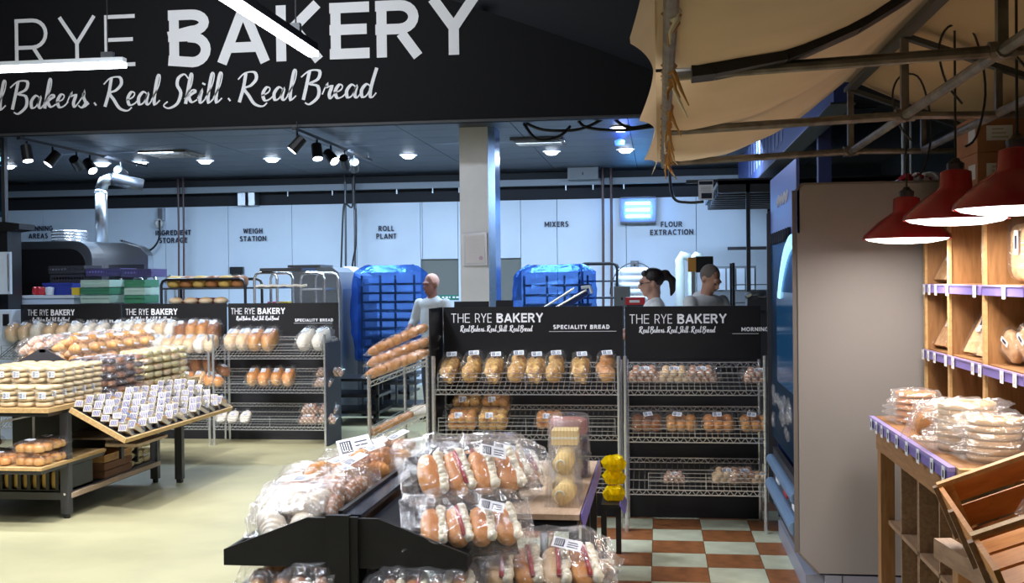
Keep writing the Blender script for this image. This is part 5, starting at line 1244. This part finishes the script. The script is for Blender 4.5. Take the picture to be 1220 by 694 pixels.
# white worktop with tubs
def crate(lb,loc,d,mt,n=6,grp=None,rows=2):
    t=T('plastic_crate',lb,'crate',loc,group=grp); x,y,z=d
    MB().bb((-x/2,0,0),(x/2,y,.01)).build('crate_base',mt,t)
    MB().bb((-x/2,0,z-.03),(x/2,.012,z)).build('crate_rim',mt,t); MB().bb((-x/2,0,.011),(x/2,.012,.04)).build('crate_rim',mt,t)
    q=MB()
    for k in range(n*2+1): xx=-x/2+x*k/(n*2); q.bb((xx-.006,.001,.04),(xx+.006,.011,z-.03))
    o=q.build('crate_ribs',mt,t)
    MB().bb((-x/2,.013,.011),(-x/2+.012,y,z)).build('crate_side',mt,t); MB().bb((x/2-.012,.013,.011),(x/2,y,z)).build('crate_side',mt,t); MB().bb((-x/2+.013,y-.012,.011),(x/2-.013,y,z)).build('crate_side',mt,t)
    return t
p=at(58,357,11.4); t=T('worktop_bench','white fronted bench behind the daily loaves header','bench',(p.x,11.3,0)); 
MB().bb((-.34,0,p.z+.02),(.36,.6,p.z+.05)).build('worktop',WPLAS,t); MB().bb((-.32,.02,0),(.34,.58,p.z+.019)).build('bench_body',WALLW,t); wz=p.z+.052
def on(px,Y): return at(px,350,Y).x
o=MB().bb((-.17,0,0),(.17,.25,.13)).build('blue_bin',BLUC); o.location=(on(66,11.4),11.45,wz); tag(o,'deep blue plastic tub on the white bench','tub')
MB().bb((-.18,-.01,.11),(.18,0,.135)).build('tub_rim',BLUC,o)
t=T('red_bag','crumpled red bag on the white bench','bag',(on(41,11.3),11.42,wz)); bag(.16,.12,.09,5,.012,16,8,pinch=False).build('bag_body',REDP,t)
t=T('white_tub','small white tub by the red bag','tub',(on(52,11.28),11.40,wz)); MB().lathe([(0,0),(.04,0),(.05,.08),(.054,.085),(.0,.09)],14).build('tub_body',WPLAS,t)
t=T('yellow_tub','yellow tub at the end of the white bench','tub',(on(90,11.4),11.4,wz)); MB().bb((-.045,0,0),(.045,.1,.07)).build('tub_body',YELP,t); MB().bb((-.05,-.005,.07),(.05,.105,.08)).build('lid',YELP,t)
# crates stacks
gk='plastic crates behind the daily loaves headers'
def crs(px0,px1,y0,y1,Y,mt,lb,n=6,D=.4):
    a=at(px0,y1,Y); b=at(px1,y0,Y); crate(lb,((a.x+b.x)/2,Y,a.z),(b.x-a.x,D,b.z-a.z),mt,n,gk)
crs(58,100,316,326,11.72,DGREY,'grey crate topping the dark stack in the oven mouth'); crs(60,100,326.5,337,11.72,DGREY,'lower grey crate of the dark stack in the oven mouth')
crs(102,143,319,329,11.74,PURC,'purple grey crate beside the dark stack'); crs(144,180,320,330,11.74,PURC,'dark purple crate at the stack end below the hood vent',5)
MB_=at(100,337,11.72)
t=T('crate_table','steel table that carries the purple crates','table',(at(118,337,11.72).x,11.72,0)); MB().bb((-.6,0,MB_.z-.09),(.62,.45,MB_.z-.012)).build('table_top',STEEL,t)
for x in (-.57,.57): MB().bb((x-.02,.02,0),(x+.02,.06,MB_.z-.091)).build('leg',STEEL,t)
gz=[(333,342,PALEG),(342.5,351,GREENC),(351.5,361,PALEG)]
for i,(a,b,m_) in enumerate(gz):
    crs(96,130,a,b,11.35,m_,'pale green bread crate, %s from the top beside the white bench'%ORD[i],7,.35)
    crs(148,172,a,b,11.35,[GREENC,PALEG,GREENC][i],'green crate, %s from the top next to the steel trolley frame'%ORD[i],5,.35)
for a,b,lab in ((95,131,'beside the white bench'),(147,173,'next to the steel trolley')):
    z=at(a,361,11.35).z; o=T('dolly','low dolly under the green crates %s'%lab,'dolly',((at(a,361,11.35).x+at(b,361,11.35).x)/2,11.35,0)); W_=at(b,361,11.35).x-at(a,361,11.35).x
    MB().bb((-W_/2,0,z-.04),(W_/2,.35,z-.005)).build('dolly_top',DGREY,o)
    for x in (-W_/2+.04,W_/2-.04): MB().bb((x-.02,.02,0),(x+.02,.06,z-.041)).build('leg',DGREY,o)
def trolley(lb,px0,px1,ytop,Y,mt,shelves,D=.5,bow=.06):
    a=at(px0,ytop,Y); b=at(px1,ytop,Y); W=b.x-a.x; ht=a.z
    t=T('bread_trolley',lb,'trolley',(a.x,Y,0))
    for y in (0,D):
        pts=[(0,y,.1),(0,y,ht-bow),(bow*.3,y,ht-bow*.3),(bow,y,ht),(W-bow,y,ht),(W-bow*.3,y,ht-bow*.3),(W,y,ht-bow),(W,y,.1)]
        MB().tube(pts,.016,8).build('hoop',mt,t)
    for x in (0,W):
        for y in (0,D): MB().lathe([(.0,-.02),(.045,-.02),(.045,.02),(0,.02)],14,(x,y,.047),(0,R(90),0)).build('caster',BLK,t)
    for z in shelves:
        MB().bb((.017,0,z),(W-.017,D,z+.02)).build('tray',DSTEEL if mt is not CHROME else STEEL,t)
    return t,a.x,W,ht
# green-frame steel trolleys
trolley('thin steel trolley frame by the green crates',134,146,330,11.8,STEEL,[.5,.9,1.2])
trolley('thin steel trolley between the green crates and the loaf trolley',174,186,328,11.85,STEEL,[.5,.9,1.2])
t,x0,W,ht=trolley('black bread trolley with loaves on top and on its shelf behind the header',192,292,333,11.3,BLK,[.6,1.0,1.33,1.52])
for i in range(6): tag(MB().blob((x0+.10+i*.145,11.45,1.60),(.072,.13,.07),nu=12,nv=7,e=.6,flat=.9).build('dark_loaf',CRBRN if i%2 else YCRATE,None,True),'tin loaf on the top tray of the black trolley, %s along'%ORD[i],'loaf','tin loaves on the black trolley')
for i in range(4): tag(MB().blob((x0+.12+i*.17,11.40,1.395),(.075,.10,.042),nu=12,nv=7,flat=.85).build('round_loaf',CRPALE,None,True),'round floured loaf on the second tray of the black trolley, %s along'%ORD[i],'loaf','round loaves on the black trolley')
tag(bag(.5,.2,.07,7,.01,16,8).build('red_wrap',REDP),'long red pack behind the round loaves','pack').location=(x0+.35,11.62,1.352)
t,x1,W,ht=trolley('steel hooped trolley with a flour dusted tray behind the speciality header',303,330,325,11.3,CHROME,[.6,1.0,1.52])
t,x2,W,ht=trolley('second steel hooped trolley beside the grey mixer',358,386,325,11.3,CHROME,[.6,1.0,1.5])
pA=at(304,318,11.25); pB=at(370,318,11.25)
t=T('dark_tray','dark tray laid across the hooped trolleys','tray',(pA.x,11.25,ht+.02)); MB().bb((.05,0,0),(pB.x-pA.x-.1,.5,.035)).build('tray_body',DGREY,t)
q=MB()
pts=[(x1+.03+.062*i,11.27,1.545+.010*(i%2)) for i in range(10)]
q.tube(pts,.014,6); q.build('wavy_tray',CRWHT); tag(bpy.data.objects['wavy_tray'],'wavy pale baguette tray edge across the hooped trolley','tray')
for px,c,lb in ((313,REDP,'red'),(327,YELP,'yellow')):
    a=at(px-6,357,11.6); t=T('ingredient_box','%s ingredient box glimpsed through the hooped trolley'%lb,'box',(a.x,11.9,0)); MB().bb((0,0,1.0),(.11,.2,1.37)).build('box_body',c,t); MB().bb((-.005,-.004,1.22),(.115,0,1.28)).build('box_band',LBL,t); MB().bb((-.01,.01,0),(.12,.19,.999)).build('box_pedestal',DGREY,t)
# spiral mixer
a=at(343,318,12.6); b=at(405,318,12.6)
t=T('dough_mixer','large grey dough mixer with a rounded head','mixer',(a.x,12.6,0)); W=b.x-a.x
MB().prism([(.05,0),(W,0),(W+.02,1.50),(W-.02,1.70),(W-.10,1.76),(.10,1.76),(0,1.74),(.05,1.70)],0,.7,'y').build('machine_body',MGREY,t)
MB().bb((.0,-.01,1.76),(.40,.5,1.79)).build('lid',DSTEEL,t); MB().lathe([(0,0),(.012,0),(.012,.01)],10,(W-.25,-.002,1.70),(R(90),0,0)).build('indicator',LBL,t)
# divider machine with sloping white trays
a=at(402,350,13.45)
t=T('dough_divider','dough divider with sloping pale hopper plates','machine',(a.x,13.45,0))
MB().bb((-.30,0,0),(.35,.6,1.30)).build('machine_body',MGREY,t)
MB().prism([(-.55,1.52),(-.15,1.46),(.25,1.30),(.25,1.26),(-.15,1.42),(-.55,1.48)],-.05,.5,'y').build('hopper_plate',WPLAS,t)
MB().prism([(.10,1.78),(.32,1.66),(.32,1.62),(.10,1.74)],-.05,.5,'y').build('hopper_plate',WPLAS,t)
MB().bb((.11,.0,1.3),(.30,.4,1.62)).build('control_box',STEEL,t); MB().bb((-.05,-.02,1.0),(.25,-.001,1.12)).build('dark_window',BLK,t)
MB().bb((-.3,.3,.0),(.6,1.6,.9)).build('conveyor_bed',DGREY,t)
# blue wrapped rolling racks
def wrapped(lb,px0,px1,ytop,ybot,Y,rows,D=.62):
    a=at(px0,ytop,Y); b=at(px1,ybot,Y); W=b.x-a.x
    t=T('wrapped_rack',lb,'rack trolley',(a.x,Y,0))
    q=MB(); n=22; m_=14; rnd=random.Random(int(px0)); vs=[]
    for j in range(m_+1):
        v=j/m_; z=b.z+(a.z-b.z)*v; k=1 if v<.86 else max(.0,1-((v-.86)/.14)**2)**.5*.22+.78 
        if j==m_: z+=.0; k=.72
        for i in range(n):
            an=2*PI*i/n; c,s=math.cos(an),math.sin(an); x=math.copysign(abs(c)**.35,c); y=math.copysign(abs(s)**.35,s)
            vs.append((W/2+x*W/2*k+rnd.uniform(-.012,.012)+(-.06 if x<0 else 0)*(math.sin(v*PI)), D/2+y*D/2*k+rnd.uniform(-.012,.012), z+rnd.uniform(-.012,.012)))
    fs=[(j*n+i,j*n+(i+1)%n,(j+1)*n+(i+1)%n,(j+1)*n+i) for j in range(m_) for i in range(n)]; fs.append(tuple(m_*n+i for i in range(n)))
    q.add(vs,fs); q.build('polythene_cover',BLUFILM,t)
    for x in (.10,W*.40,W*.62,W-.08): MB().bb((x-.012,.06,.12),(x+.012,.085,a.z-.12)).build('upright',DSTEEL,t)
    for k in range(rows): z=.25+k*(a.z-.5)/rows+.12; MB().bb((.08,.07,z),(W-.06,D-.08,z+.025)).build('tray',DSTEEL,t)
    MB().bb((.05,.06,.10),(W-.05,D-.06,.14)).build('base_frame',DSTEEL,t)
    for x in (.1,W-.1):
        for y in (.1,D-.1): MB().lathe([(.0,-.02),(.05,-.02),(.05,.02),(0,.02)],12,(x,y,.05),(0,R(90),0)).build('caster',BLK,t)
wrapped('tall tray rack under blue polythene beside the steel divider',419,501,316,430,12.6,12)
wrapped('tray rack under blue polythene behind the wide header',613,709,316,420,12.4,11)
# dark trolley and kettle next to the second wrapped rack
trolley('dark hooped trolley between the wrapped rack and the white water tank',690,735,314,13.1,BLK,[.6,1.0,1.35,1.55])
a=at(741,353,12.3); t=T('control_cabinet','small grey control box before the white tank','box',(a.x,12.3,0)); MB().bb((-.09,0,1.28),(.09,.15,1.50)).build('box_body',MGREY,t); MB().bb((-.01,-.004,1.35),(.01,0,1.38)).build('switch',BLK,t); MB().bb((-.02,.05,0),(.02,.1,1.279)).build('pedestal',DSTEEL,t)
a=at(757,345,13.6); t=T('water_tank','white ribbed tank with a hoop rail around its top','tank',(a.x,13.6,0))
pr=[(0,0)]; 
for k in range(16): pr += [(.24,.45+k*.08),(.255,.47+k*.08),(.255,.505+k*.08),(.24,.525+k*.08)]
pr += [(.18,1.78),(0,1.80)]
MB().lathe([(0,.0),(.24,.0)]+[(r_,z_-.02) for r_,z_ in pr[1:-2]]+[(.15,1.72),(0,1.73)],24).build('tank_body',WPLAS,t,True)
MB().tube([(.30*math.cos(R(x)),-.2,1.40+.38*math.sin(R(x))) for x in range(0,181,12)],.007,6).build('hoop_rail',DSTEEL,t)
a=at(756,356,10.9); t=T('red_tray','red and white perforated tray behind the bakery header','tray',(a.x,10.9,0)); MB().bb((-.09,0,1.33),(.10,.3,1.40)).build('tray_body',REDP,t); MB().bb((-.05,-.003,1.35),(.05,0,1.375)).build('white_panel',LBL,t); MB().bb((-.08,.1,0),(.09,.2,1.329)).build('pedestal',DSTEEL,t)
# chrome tongs/rail leaning
a=at(665,366,10.2); b=at(699,345,10.2)
t=T('slicer_arm','tilted chrome and navy slicer arm behind the speciality header','machine',(0,0,0)); t.location=a
d_=b-a
MB().tube([(-.2,0,-.10),tuple(d_)],.012,8).build('chrome_rail',CHROME,t); MB().tube([(-.3,.05,-.1),(d_.x-.12,.05,d_.z+.015)],.010,8).build('chrome_rail',CHROME,t)
MB().bar((-.08,.03,-.08),(d_.x,.03,d_.z-.01),.05,.07).build('arm_body',BLUED,t); MB().tube([tuple(d_+Vector((-.05,-.02,.02))),tuple(d_+Vector((.03,-.02,.03))),tuple(d_+Vector((.05,-.02,-.03)))],.016,8).build('handle',WPLAS,t)
MB().prism([(.03,-.10),(.18,.02),(.20,-.10)],.06,.07,'y').build('white_guard',WPLAS,t); MB().bb((-.05,.0,-1.4),(.0,.05,-.06)).build('stand_leg',DSTEEL,t)
# extraction hoses
for i,(px,r_) in enumerate(((810,.055),(824,.05))):
    a=at(px,304,13.9); q=MB(); pts=[(a.x+.0,13.9,.9+.06*k) for k in range(int((a.z-.9)/.06))]; rr=[r_+.006*(k%2) for k in range(len(pts))]
    pts += [(a.x+.03+.03*i,13.9,a.z),(a.x+.12,13.9,a.z-.03)]; rr += [r_,r_*.9]
    tag(q.tube(pts,rr,12).build('extraction_hose',HOSE,None,True),['ribbed white flour hose next to the white tank','second ribbed hose nearer the grey haired baker'][i],'hose')
t=T('flour_hopper','pale flour hopper the hoses drop into','hopper',(at(812,340,14.1).x,14.15,0)); MB().lathe([(0,0),(.28,0),(.28,.8),(.24,.9),(.0,.92)],20).build('hopper_body',WPLAS,t,True)
t=T('wall_bracket','small grey unit on the white wall above the tank','box',(at(756,316,16.4).x,16.48,at(756,316,16.4).z)); MB().bb((-.06,-.06,-.07),(.06,.015,.07)).build('unit_body',MGREY,t); MB().bb((-.015,-.064,-.02),(.015,-.061,.02)).build('unit_button',BLK,t)
t=T('orange_box','orange and black box on the canopy leg','box',tuple(at(826,316,12.5))); MB().bb((-.06,0,-.07),(.03,.1,.09)).build('box_body',M('orange_plastic',(.55,.25,.05),.5),t); MB().bb((.031,0,-.08),(.22,.12,.10)).build('dark_box',BLK,t); MB().bb((-.02,.05,-t.location.z),(.02,.09,-.071)).build('pole',STEEL,t)
# insect killer
t=T('insect_killer','square insect killer with three glowing blue tubes on the kitchen wall','lamp',(-.30,16.38,2.60))
MB().bb((-.26,.0,-.17),(.26,.11,.17)).build('housing',M('uv_housing',(.10,.14,.28),.3,.4),t)
for k in (-1,0,1): MB().tube([(-.18,-.03,k*.095),(.18,-.03,k*.095)],.022,10).build('blue_tube',UVL,t)
MB().bb((-.26,-.04,-.20),(.26,.11,-.172)).build('catch_tray',DGREY,t); MB().bb((-.26,-.04,.172),(.26,.11,.19)).build('hood_lip',DGREY,t)
area('insect_killer_light',(-.30,16.28,2.60),.4,.25,7,(.15,.4,1),(R(90),0,0))
p=at(742,158,12.3); l=bpy.data.lights.new('blue_glow_light','POINT'); l.energy=9; l.color=(.05,.16,1); l.shadow_soft_size=.1; o=bpy.data.objects.new('blue_glow_light',l); o.location=(p.x,12.6,3.0); COL.objects.link(o); o['kind']='helper'
t=T('blue_lamp','small blue lamp fixed on the kitchen ceiling near the loose cables','lamp',(p.x-.05,12.75,3.12)); MB().lathe([(0,0),(.05,.0),(.06,.05),(.0,.079)],14).build('lamp_body',emit('blue_lens',(.05,.15,1),3),t)
# cables, conduits
def cable(pts,r,mt,nm,lb,cat='cable'):
    out=[]
    P=[Vector(p) for p in pts]
    for i in range(len(P)-1):
        a,b,c,d=P[max(i-1,0)],P[i],P[i+1],P[min(i+2,len(P)-1)]
        for s in range(5): u=s/5; out.append(.5*((2*b)+(c-a)*u+(2*a-5*b+4*c-d)*u*u+(3*b-a-3*c+d)*u**3))
    out.append(P[-1]); o=MB().tube(out,r,6).build(nm,mt,None,True); return tag(o,lb,cat)
for i,(px,lb) in enumerate(((212,'copper brown conduit by the ingredient storage lettering'),(218,'second conduit by the ingredient storage lettering'),(411,'conduit beside the mixer'),(422,'second conduit beside the mixer'),(718,'dark conduit near the insect killer'),(728,'second conduit near the insect killer'))):
    a=at(px,215,16.1); b=at(px,340,16.1); cable([(a.x,16.1,3.2),(a.x,16.1,2.2),(b.x,16.1,.6)],.020 if i>3 else .016,M('conduit%d'%i,(.09,.05,.05),.4) if i not in(2,3) else DSTEEL,'conduit',lb,'conduit')
cable([(at(420,245,16.0).x,16.0,3.2),at(420,245,16.0),at(412,243,16.0),at(409,250,16.0),at(407,300,16.0),at(406,330,16.0)],.014,BLK,'hanging_cable','black cable looping down beside the mixer conduits')
cable([(at(422,244,15.9).x,15.9,3.2),at(422,244,15.9),at(424,252,15.9),at(424,290,15.9),at(420,320,15.9),at(432,335,15.9)],.014,BLK,'hanging_cable','black cable dropping towards the dough divider')
cable([at(190,262,16.3),at(189,285,16.3),at(178,298,16.3),at(165,293,16.3),at(152,289,14.2),at(144,286,13.2)],.016,BLK,'hanging_cable','black cable sagging from the wall speaker to the oven')
t=T('wall_speaker','small round grey wall unit above the sagging cable','speaker',(at(190,266,16.4).x,16.40,at(190,266,16.4).z)); MB().lathe([(0,0),(.06,.0),(.07,.05),(.03,.09),(0,.09)],16,(0,0,0),(R(90),0,0)).build('unit_body',PAINT,t); MB().bb((-.03,.0,.05),(.05,.09,.24)).build('unit_bracket',STEEL,t)
for i,(pp,lb) in enumerate((([(624,147),(640,166),(665,163),(680,150)],'first black cable sagging under the fascia past the column'),([(627,147),(650,155),(690,154),(718,142)],'second black cable sagging under the fascia'),([(688,142),(700,152),(740,155),(785,150)],'third black cable sagging under the fascia near the blue glow'),([(730,140),(750,152),(785,146)],'fourth black cable by the canopy corner'))):
    cable([at(x,y,11.3) for x,y in pp],.016,BLK,'sagging_cable',lb)
cable([(at(798,210,11.6).x,11.6,3.2),(at(798,210,11.6).x,11.6,2.66),at(803,236,11.6),at(820,241,11.5),at(838,240,11.4)],.016,BLK,'hanging_cable','black cable curling behind the canopy corner to the notice')
t=T('wall_phone','tiny black wall device below the weigh station lettering','switch',(at(281,323,16.4).x,16.42,at(281,323,16.4).z)); MB().bb((-.11,0,-.04),(.10,.06,.07)).build('device_body',BLK,t); MB().tube([(-.08,.03,-.04),(-.1,.03,-.12)],.008,5).build('device_leg',BLK,t); MB().tube([(.05,.03,-.04),(.09,.03,-.12)],.008,5).build('device_leg',BLK,t)
#==================================================================== PEOPLE
def remesh(q,name,mat,parent,vox=.012,sm=6):
    o=q.build(name,mat,None); md=o.modifiers.new('r','REMESH'); md.mode='VOXEL'; md.voxel_size=vox
    ms=o.modifiers.new('s','SMOOTH'); ms.iterations=sm; ms.factor=.5
    bpy.context.view_layer.update(); me=bpy.data.meshes.new_from_object(o.evaluated_get(bpy.context.evaluated_depsgraph_get()))
    me.materials.clear(); me.materials.append(mat); me.polygons.foreach_set('use_smooth',[True]*len(me.polygons)); bpy.data.objects.remove(o)
    n=bpy.data.objects.new(name,me); COL.objects.link(n)
    if parent: n.parent=parent
    return n
def limb(q,pts,rad,n=12):
    q.tube(pts,rad,n)
    for p,r_ in zip(pts,rad): q.blob(p,(r_,r_,r_),nu=n,nv=8)
def head(q,c,yaw,pitch,sc=1):
    M3=(Euler((0,0,yaw)).to_matrix()@Euler((pitch,0,0)).to_matrix()); c=Vector(c)
    f=lambda v:tuple(c+M3@(Vector(v)*sc)); rot=M3.to_euler()
    q.blob(f((0,.015,.03)),(.074*sc,.094*sc,.095*sc),rot); q.blob(f((0,-.035,-.03)),(.060*sc,.062*sc,.082*sc),rot); q.blob(f((0,-.062,-.085)),(.030*sc,.028*sc,.026*sc),rot)
    q.blob(f((0,-.104,-.012)),(.013*sc,.022*sc,.026*sc),rot,nu=8,nv=6); q.blob(f((0,-.085,.035)),(.050*sc,.022*sc,.016*sc),rot)
    for s in (1,-1): q.blob(f((.074*s,.012,-.005)),(.011*sc,.020*sc,.032*sc),rot,nu=8,nv=6)
    q.blob(f((0,-.09,-.052)),(.024*sc,.012*sc,.010*sc),rot,nu=8,nv=5)
    return f,rot
def hand(q,w,d,roll=0):
    """palm and five bent fingers from wrist w along direction d"""
    w=Vector(w); d=Vector(d).normalized(); sx=d.cross(Vector((0,0,1))).normalized(); dn=d.cross(sx)
    q.blob(tuple(w+d*.045),(.040,.045,.018),d.to_track_quat('Y','Z').to_euler(),nu=10,nv=6)
    for i,l in enumerate((.062,.075,.080,.072)):
        b=w+d*.08+sx*(-.030+.020*i); q.tube([tuple(b),tuple(b+d*l*.5),tuple(b+d*l*.8-Vector((0,0,l*.4)))],[.0095,.0085,.0075],7)
    b=w+d*.03-sx*.04; q.tube([tuple(b),tuple(b-sx*.02+d*.03),tuple(b-sx*.018+d*.06-Vector((0,0,.01)))],[.012,.010,.0085],7)
def person(lb,loc,rz,lean,ht,skin,shirt,yaw,pit,arms,hair,hd_off=(0,0,0)):
    """faces -y before rotation. lean: forward lean of the upper body in m at the shoulders"""
    t=T('person',lb,'person',loc,(0,0,rz)); k=ht/1.75
    hip=(0,.02,.92*k); ch=(0,-lean*.6,1.25*k); sh=(0,-lean,1.43*k)
    q=MB(); hc=(hd_off[0],-lean*1.25-.02+hd_off[1],1.63*k+hd_off[2]-lean*.25)
    f,rot=head(q,hc,yaw,pit)
    limb(q,[(0,-lean,1.42*k),tuple(Vector(hc)+Vector((0,.025,-.05)))],[.058,.054])
    q.blob((0,-lean*.5,1.22*k),(.15,.10,.24)); q.blob(hip,(.155,.11,.13)); q.blob((0,-lean,1.40*k),(.17,.085,.07))
    for s in (1,-1):
        S_=(.185*s,-lean,1.40*k); E_,W_=arms[0 if s>0 else 1]
        limb(q,[S_,E_,W_],[.050,.040,.029]); d=(Vector(W_)-Vector(E_)).normalized(); hand(q,W_,d)
        limb(q,[(.09*s,.02,.88*k),(.10*s,-.0,.50*k),(.105*s,.04,.09)],[.085,.058,.040]); q.blob((.11*s,-.04,.045),(.045,.125,.040),flat=.9)
    remesh(q,'body',skin,t,.0095,4)
    q=MB(); q.blob((0,-lean*.5,1.20*k),(.172,.125,.30)); q.blob((0,-lean,1.39*k),(.195,.10,.085)); q.blob((0,.0,.98*k),(.175,.13,.14)); 
    for s in (1,-1):
        S_=Vector((.185*s,-lean,1.40*k)); E_,W_=[Vector(v) for v in arms[0 if s>0 else 1]]
        limb(q,[tuple(S_),tuple(E_),tuple(E_+(W_-E_)*.25)],[.064,.055,.052])
    remesh(q,'shirt',shirt,t,.014,6)
    q=MB(); q.blob((0,.02,.90*k),(.168,.125,.12))
    for s in (1,-1): limb(q,[(.09*s,.02,.86*k),(.10*s,-.0,.50*k),(.105*s,.04,.12)],[.098,.075,.062])
    remesh(q,'trousers',TROUS,t,.015,4)
    for s in (1,-1): MB().blob((.11*s,-.045,.052),(.054,.14,.052),nu=14,nv=8,flat=.98).build('shoe',BLK,t,True)
    for s in (1,-1): MB().blob(f((.030*s,-.085,.010)),(.010,.007,.006),rot,nu=8,nv=6).build('eye',INK,t,True)
    MB().blob(f((0,-.103,-.052)),(.021,.004,.004),rot,nu=8,nv=5).build('mouth',M('lips'+lb[:4],(.30,.10,.09),.5),t,True)
    if hair=='dark':
        q=MB(); q.blob(f((0,.03,.045)),(.084,.098,.092),rot); q.blob(f((0,.02,.10)),(.05,.06,.04),rot); q.blob(f((0,.135,.055)),(.042,.050,.050),rot); limb(q,[f((0,.14,.06)),f((0,.19,.0)),f((0,.18,-.09)),f((0,.16,-.13))],[.035,.036,.026,.012]); q.blob(f((0,-.045,.095)),(.060,.030,.030),rot)
        remesh(q,'hair',HAIRD,t,.009,3)
        q=MB()
        for s in (1,-1):
            c=[f((.032*s+.022*math.cos(R(a)),-.095,.010+.018*math.sin(R(a)))) for a in range(0,361,30)]; q.tube(c,.0025,5); q.tube([f((.054*s,-.094,.012)),f((.076*s,.0,.012))],.0028,5)
        q.build('glasses',BLK,t)
    else:
        q=MB(); q.blob(f((0,.024,.036)),(.0765,.093,.0925),rot,nu=20,nv=12); o=q.build('cropped_hair',hair,t,True)
    return t
pw=at(779,345,9.6)
person('baker in a white shirt with dark tied up hair and glasses, turned sideways',(pw.x+.02,9.9,0),R(-82),.02,1.66,SKIN2,SHIRT,0,R(8),(((.22,-.10,1.12),(.18,-.32,1.08)),((-.22,-.10,1.12),(-.16,-.32,1.10))),'dark')
pm=at(846,345,9.8)
person('grey cropped baker in a white shirt looking down at his work',(pm.x-.12,9.9,0),R(40),.13,1.72,SKIN,SHIRT,R(10),R(34),(((.24,-.22,1.12),(.14,-.42,1.05)),((-.24,-.22,1.12),(-.14,-.42,1.05))),HAIRG)
pb=at(520,340,12.0)
person('bald baker in a grey shirt standing by the column',(pb.x-.09,12.3,0),R(-25),.03,1.66,M('skin_shaded',(.20,.075,.048),.6),SHIRTG,R(-8),R(10),(((.25,-.05,1.12),(.20,-.28,1.0)),((-.25,-.05,1.12),(-.20,-.28,1.0))),SKIN)  # skin colour darkened to carry the shadow on this baker
t=T('scale_machine','small dark scale the grey cropped baker bends over','machine',(pm.x+.42,9.55,0)); MB().bb((-.12,0,1.30),(.20,.25,1.40)).build('machine_body',DGREY,t); MB().blob((.0,.1,1.43),(.13,.1,.05),nz=.3).build('foil_heap',STEEL,t); MB().bb((-.1,.02,0),(.18,.23,1.299)).build('pedestal',DSTEEL,t)

VNT=M('beige_vent',(.13,.115,.10),.7)
for i,(x,y,lb) in enumerate(((205,183,'pale square vent in the kitchen ceiling behind the oven spots'),(642,168,'pale slotted vent in the kitchen ceiling past the column'))):
    p=fl(x,y,3.19); t=T('ceiling_vent',lb,'vent',(p.x,p.y,3.17)); MB().bb((-.3,-.3,0),(.3,.3,.028)).build('vent_frame',VNT,t)
    for k in range(5): MB().bb((-.26,-.26+.11*k,-.008),(.26,-.20+.11*k,-.0005)).build('slat',VNT,t)
p=at(694,203,15.9); t=T('wall_box','small pale cabinet on the dark band above the mixers lettering','box',(p.x,15.95,p.z)); MB().bb((-.22,0,-.12),(.22,.2,.12)).build('box_body',M('dull_cabinet',(.16,.17,.18),.6),t); MB().bb((-.01,-.006,-.06),(.01,0,-.02)).build('latch',BLK,t)
for i,(px,Y) in enumerate(((447,13.6),(470,14.0),(430,11.9))):
    p=at(px,440,Y); t=T('tray_dolly',['low black tray dolly under the wrapped rack','second low black tray dolly further back','short dark tray stack beside the baguette rack'][i],'dolly',(p.x-.1,Y,0))
    for z in (.12,.30,.48,.66)[:4-(i==2)]: MB().bb((-.3,0,z),(.3,.6,z+.03)).build('tray',BLK,t)
    for x in (-.28,.28): MB().bb((x-.015,.0,.05),(x+.015,.03,.72)).build('upright',BLK,t)
    for x in (-.25,.25): MB().lathe([(0,-.02),(.05,-.02),(.05,.02),(0,.02)],12,(x,.05,.05),(0,R(90),0)).build('caster',BLK,t)
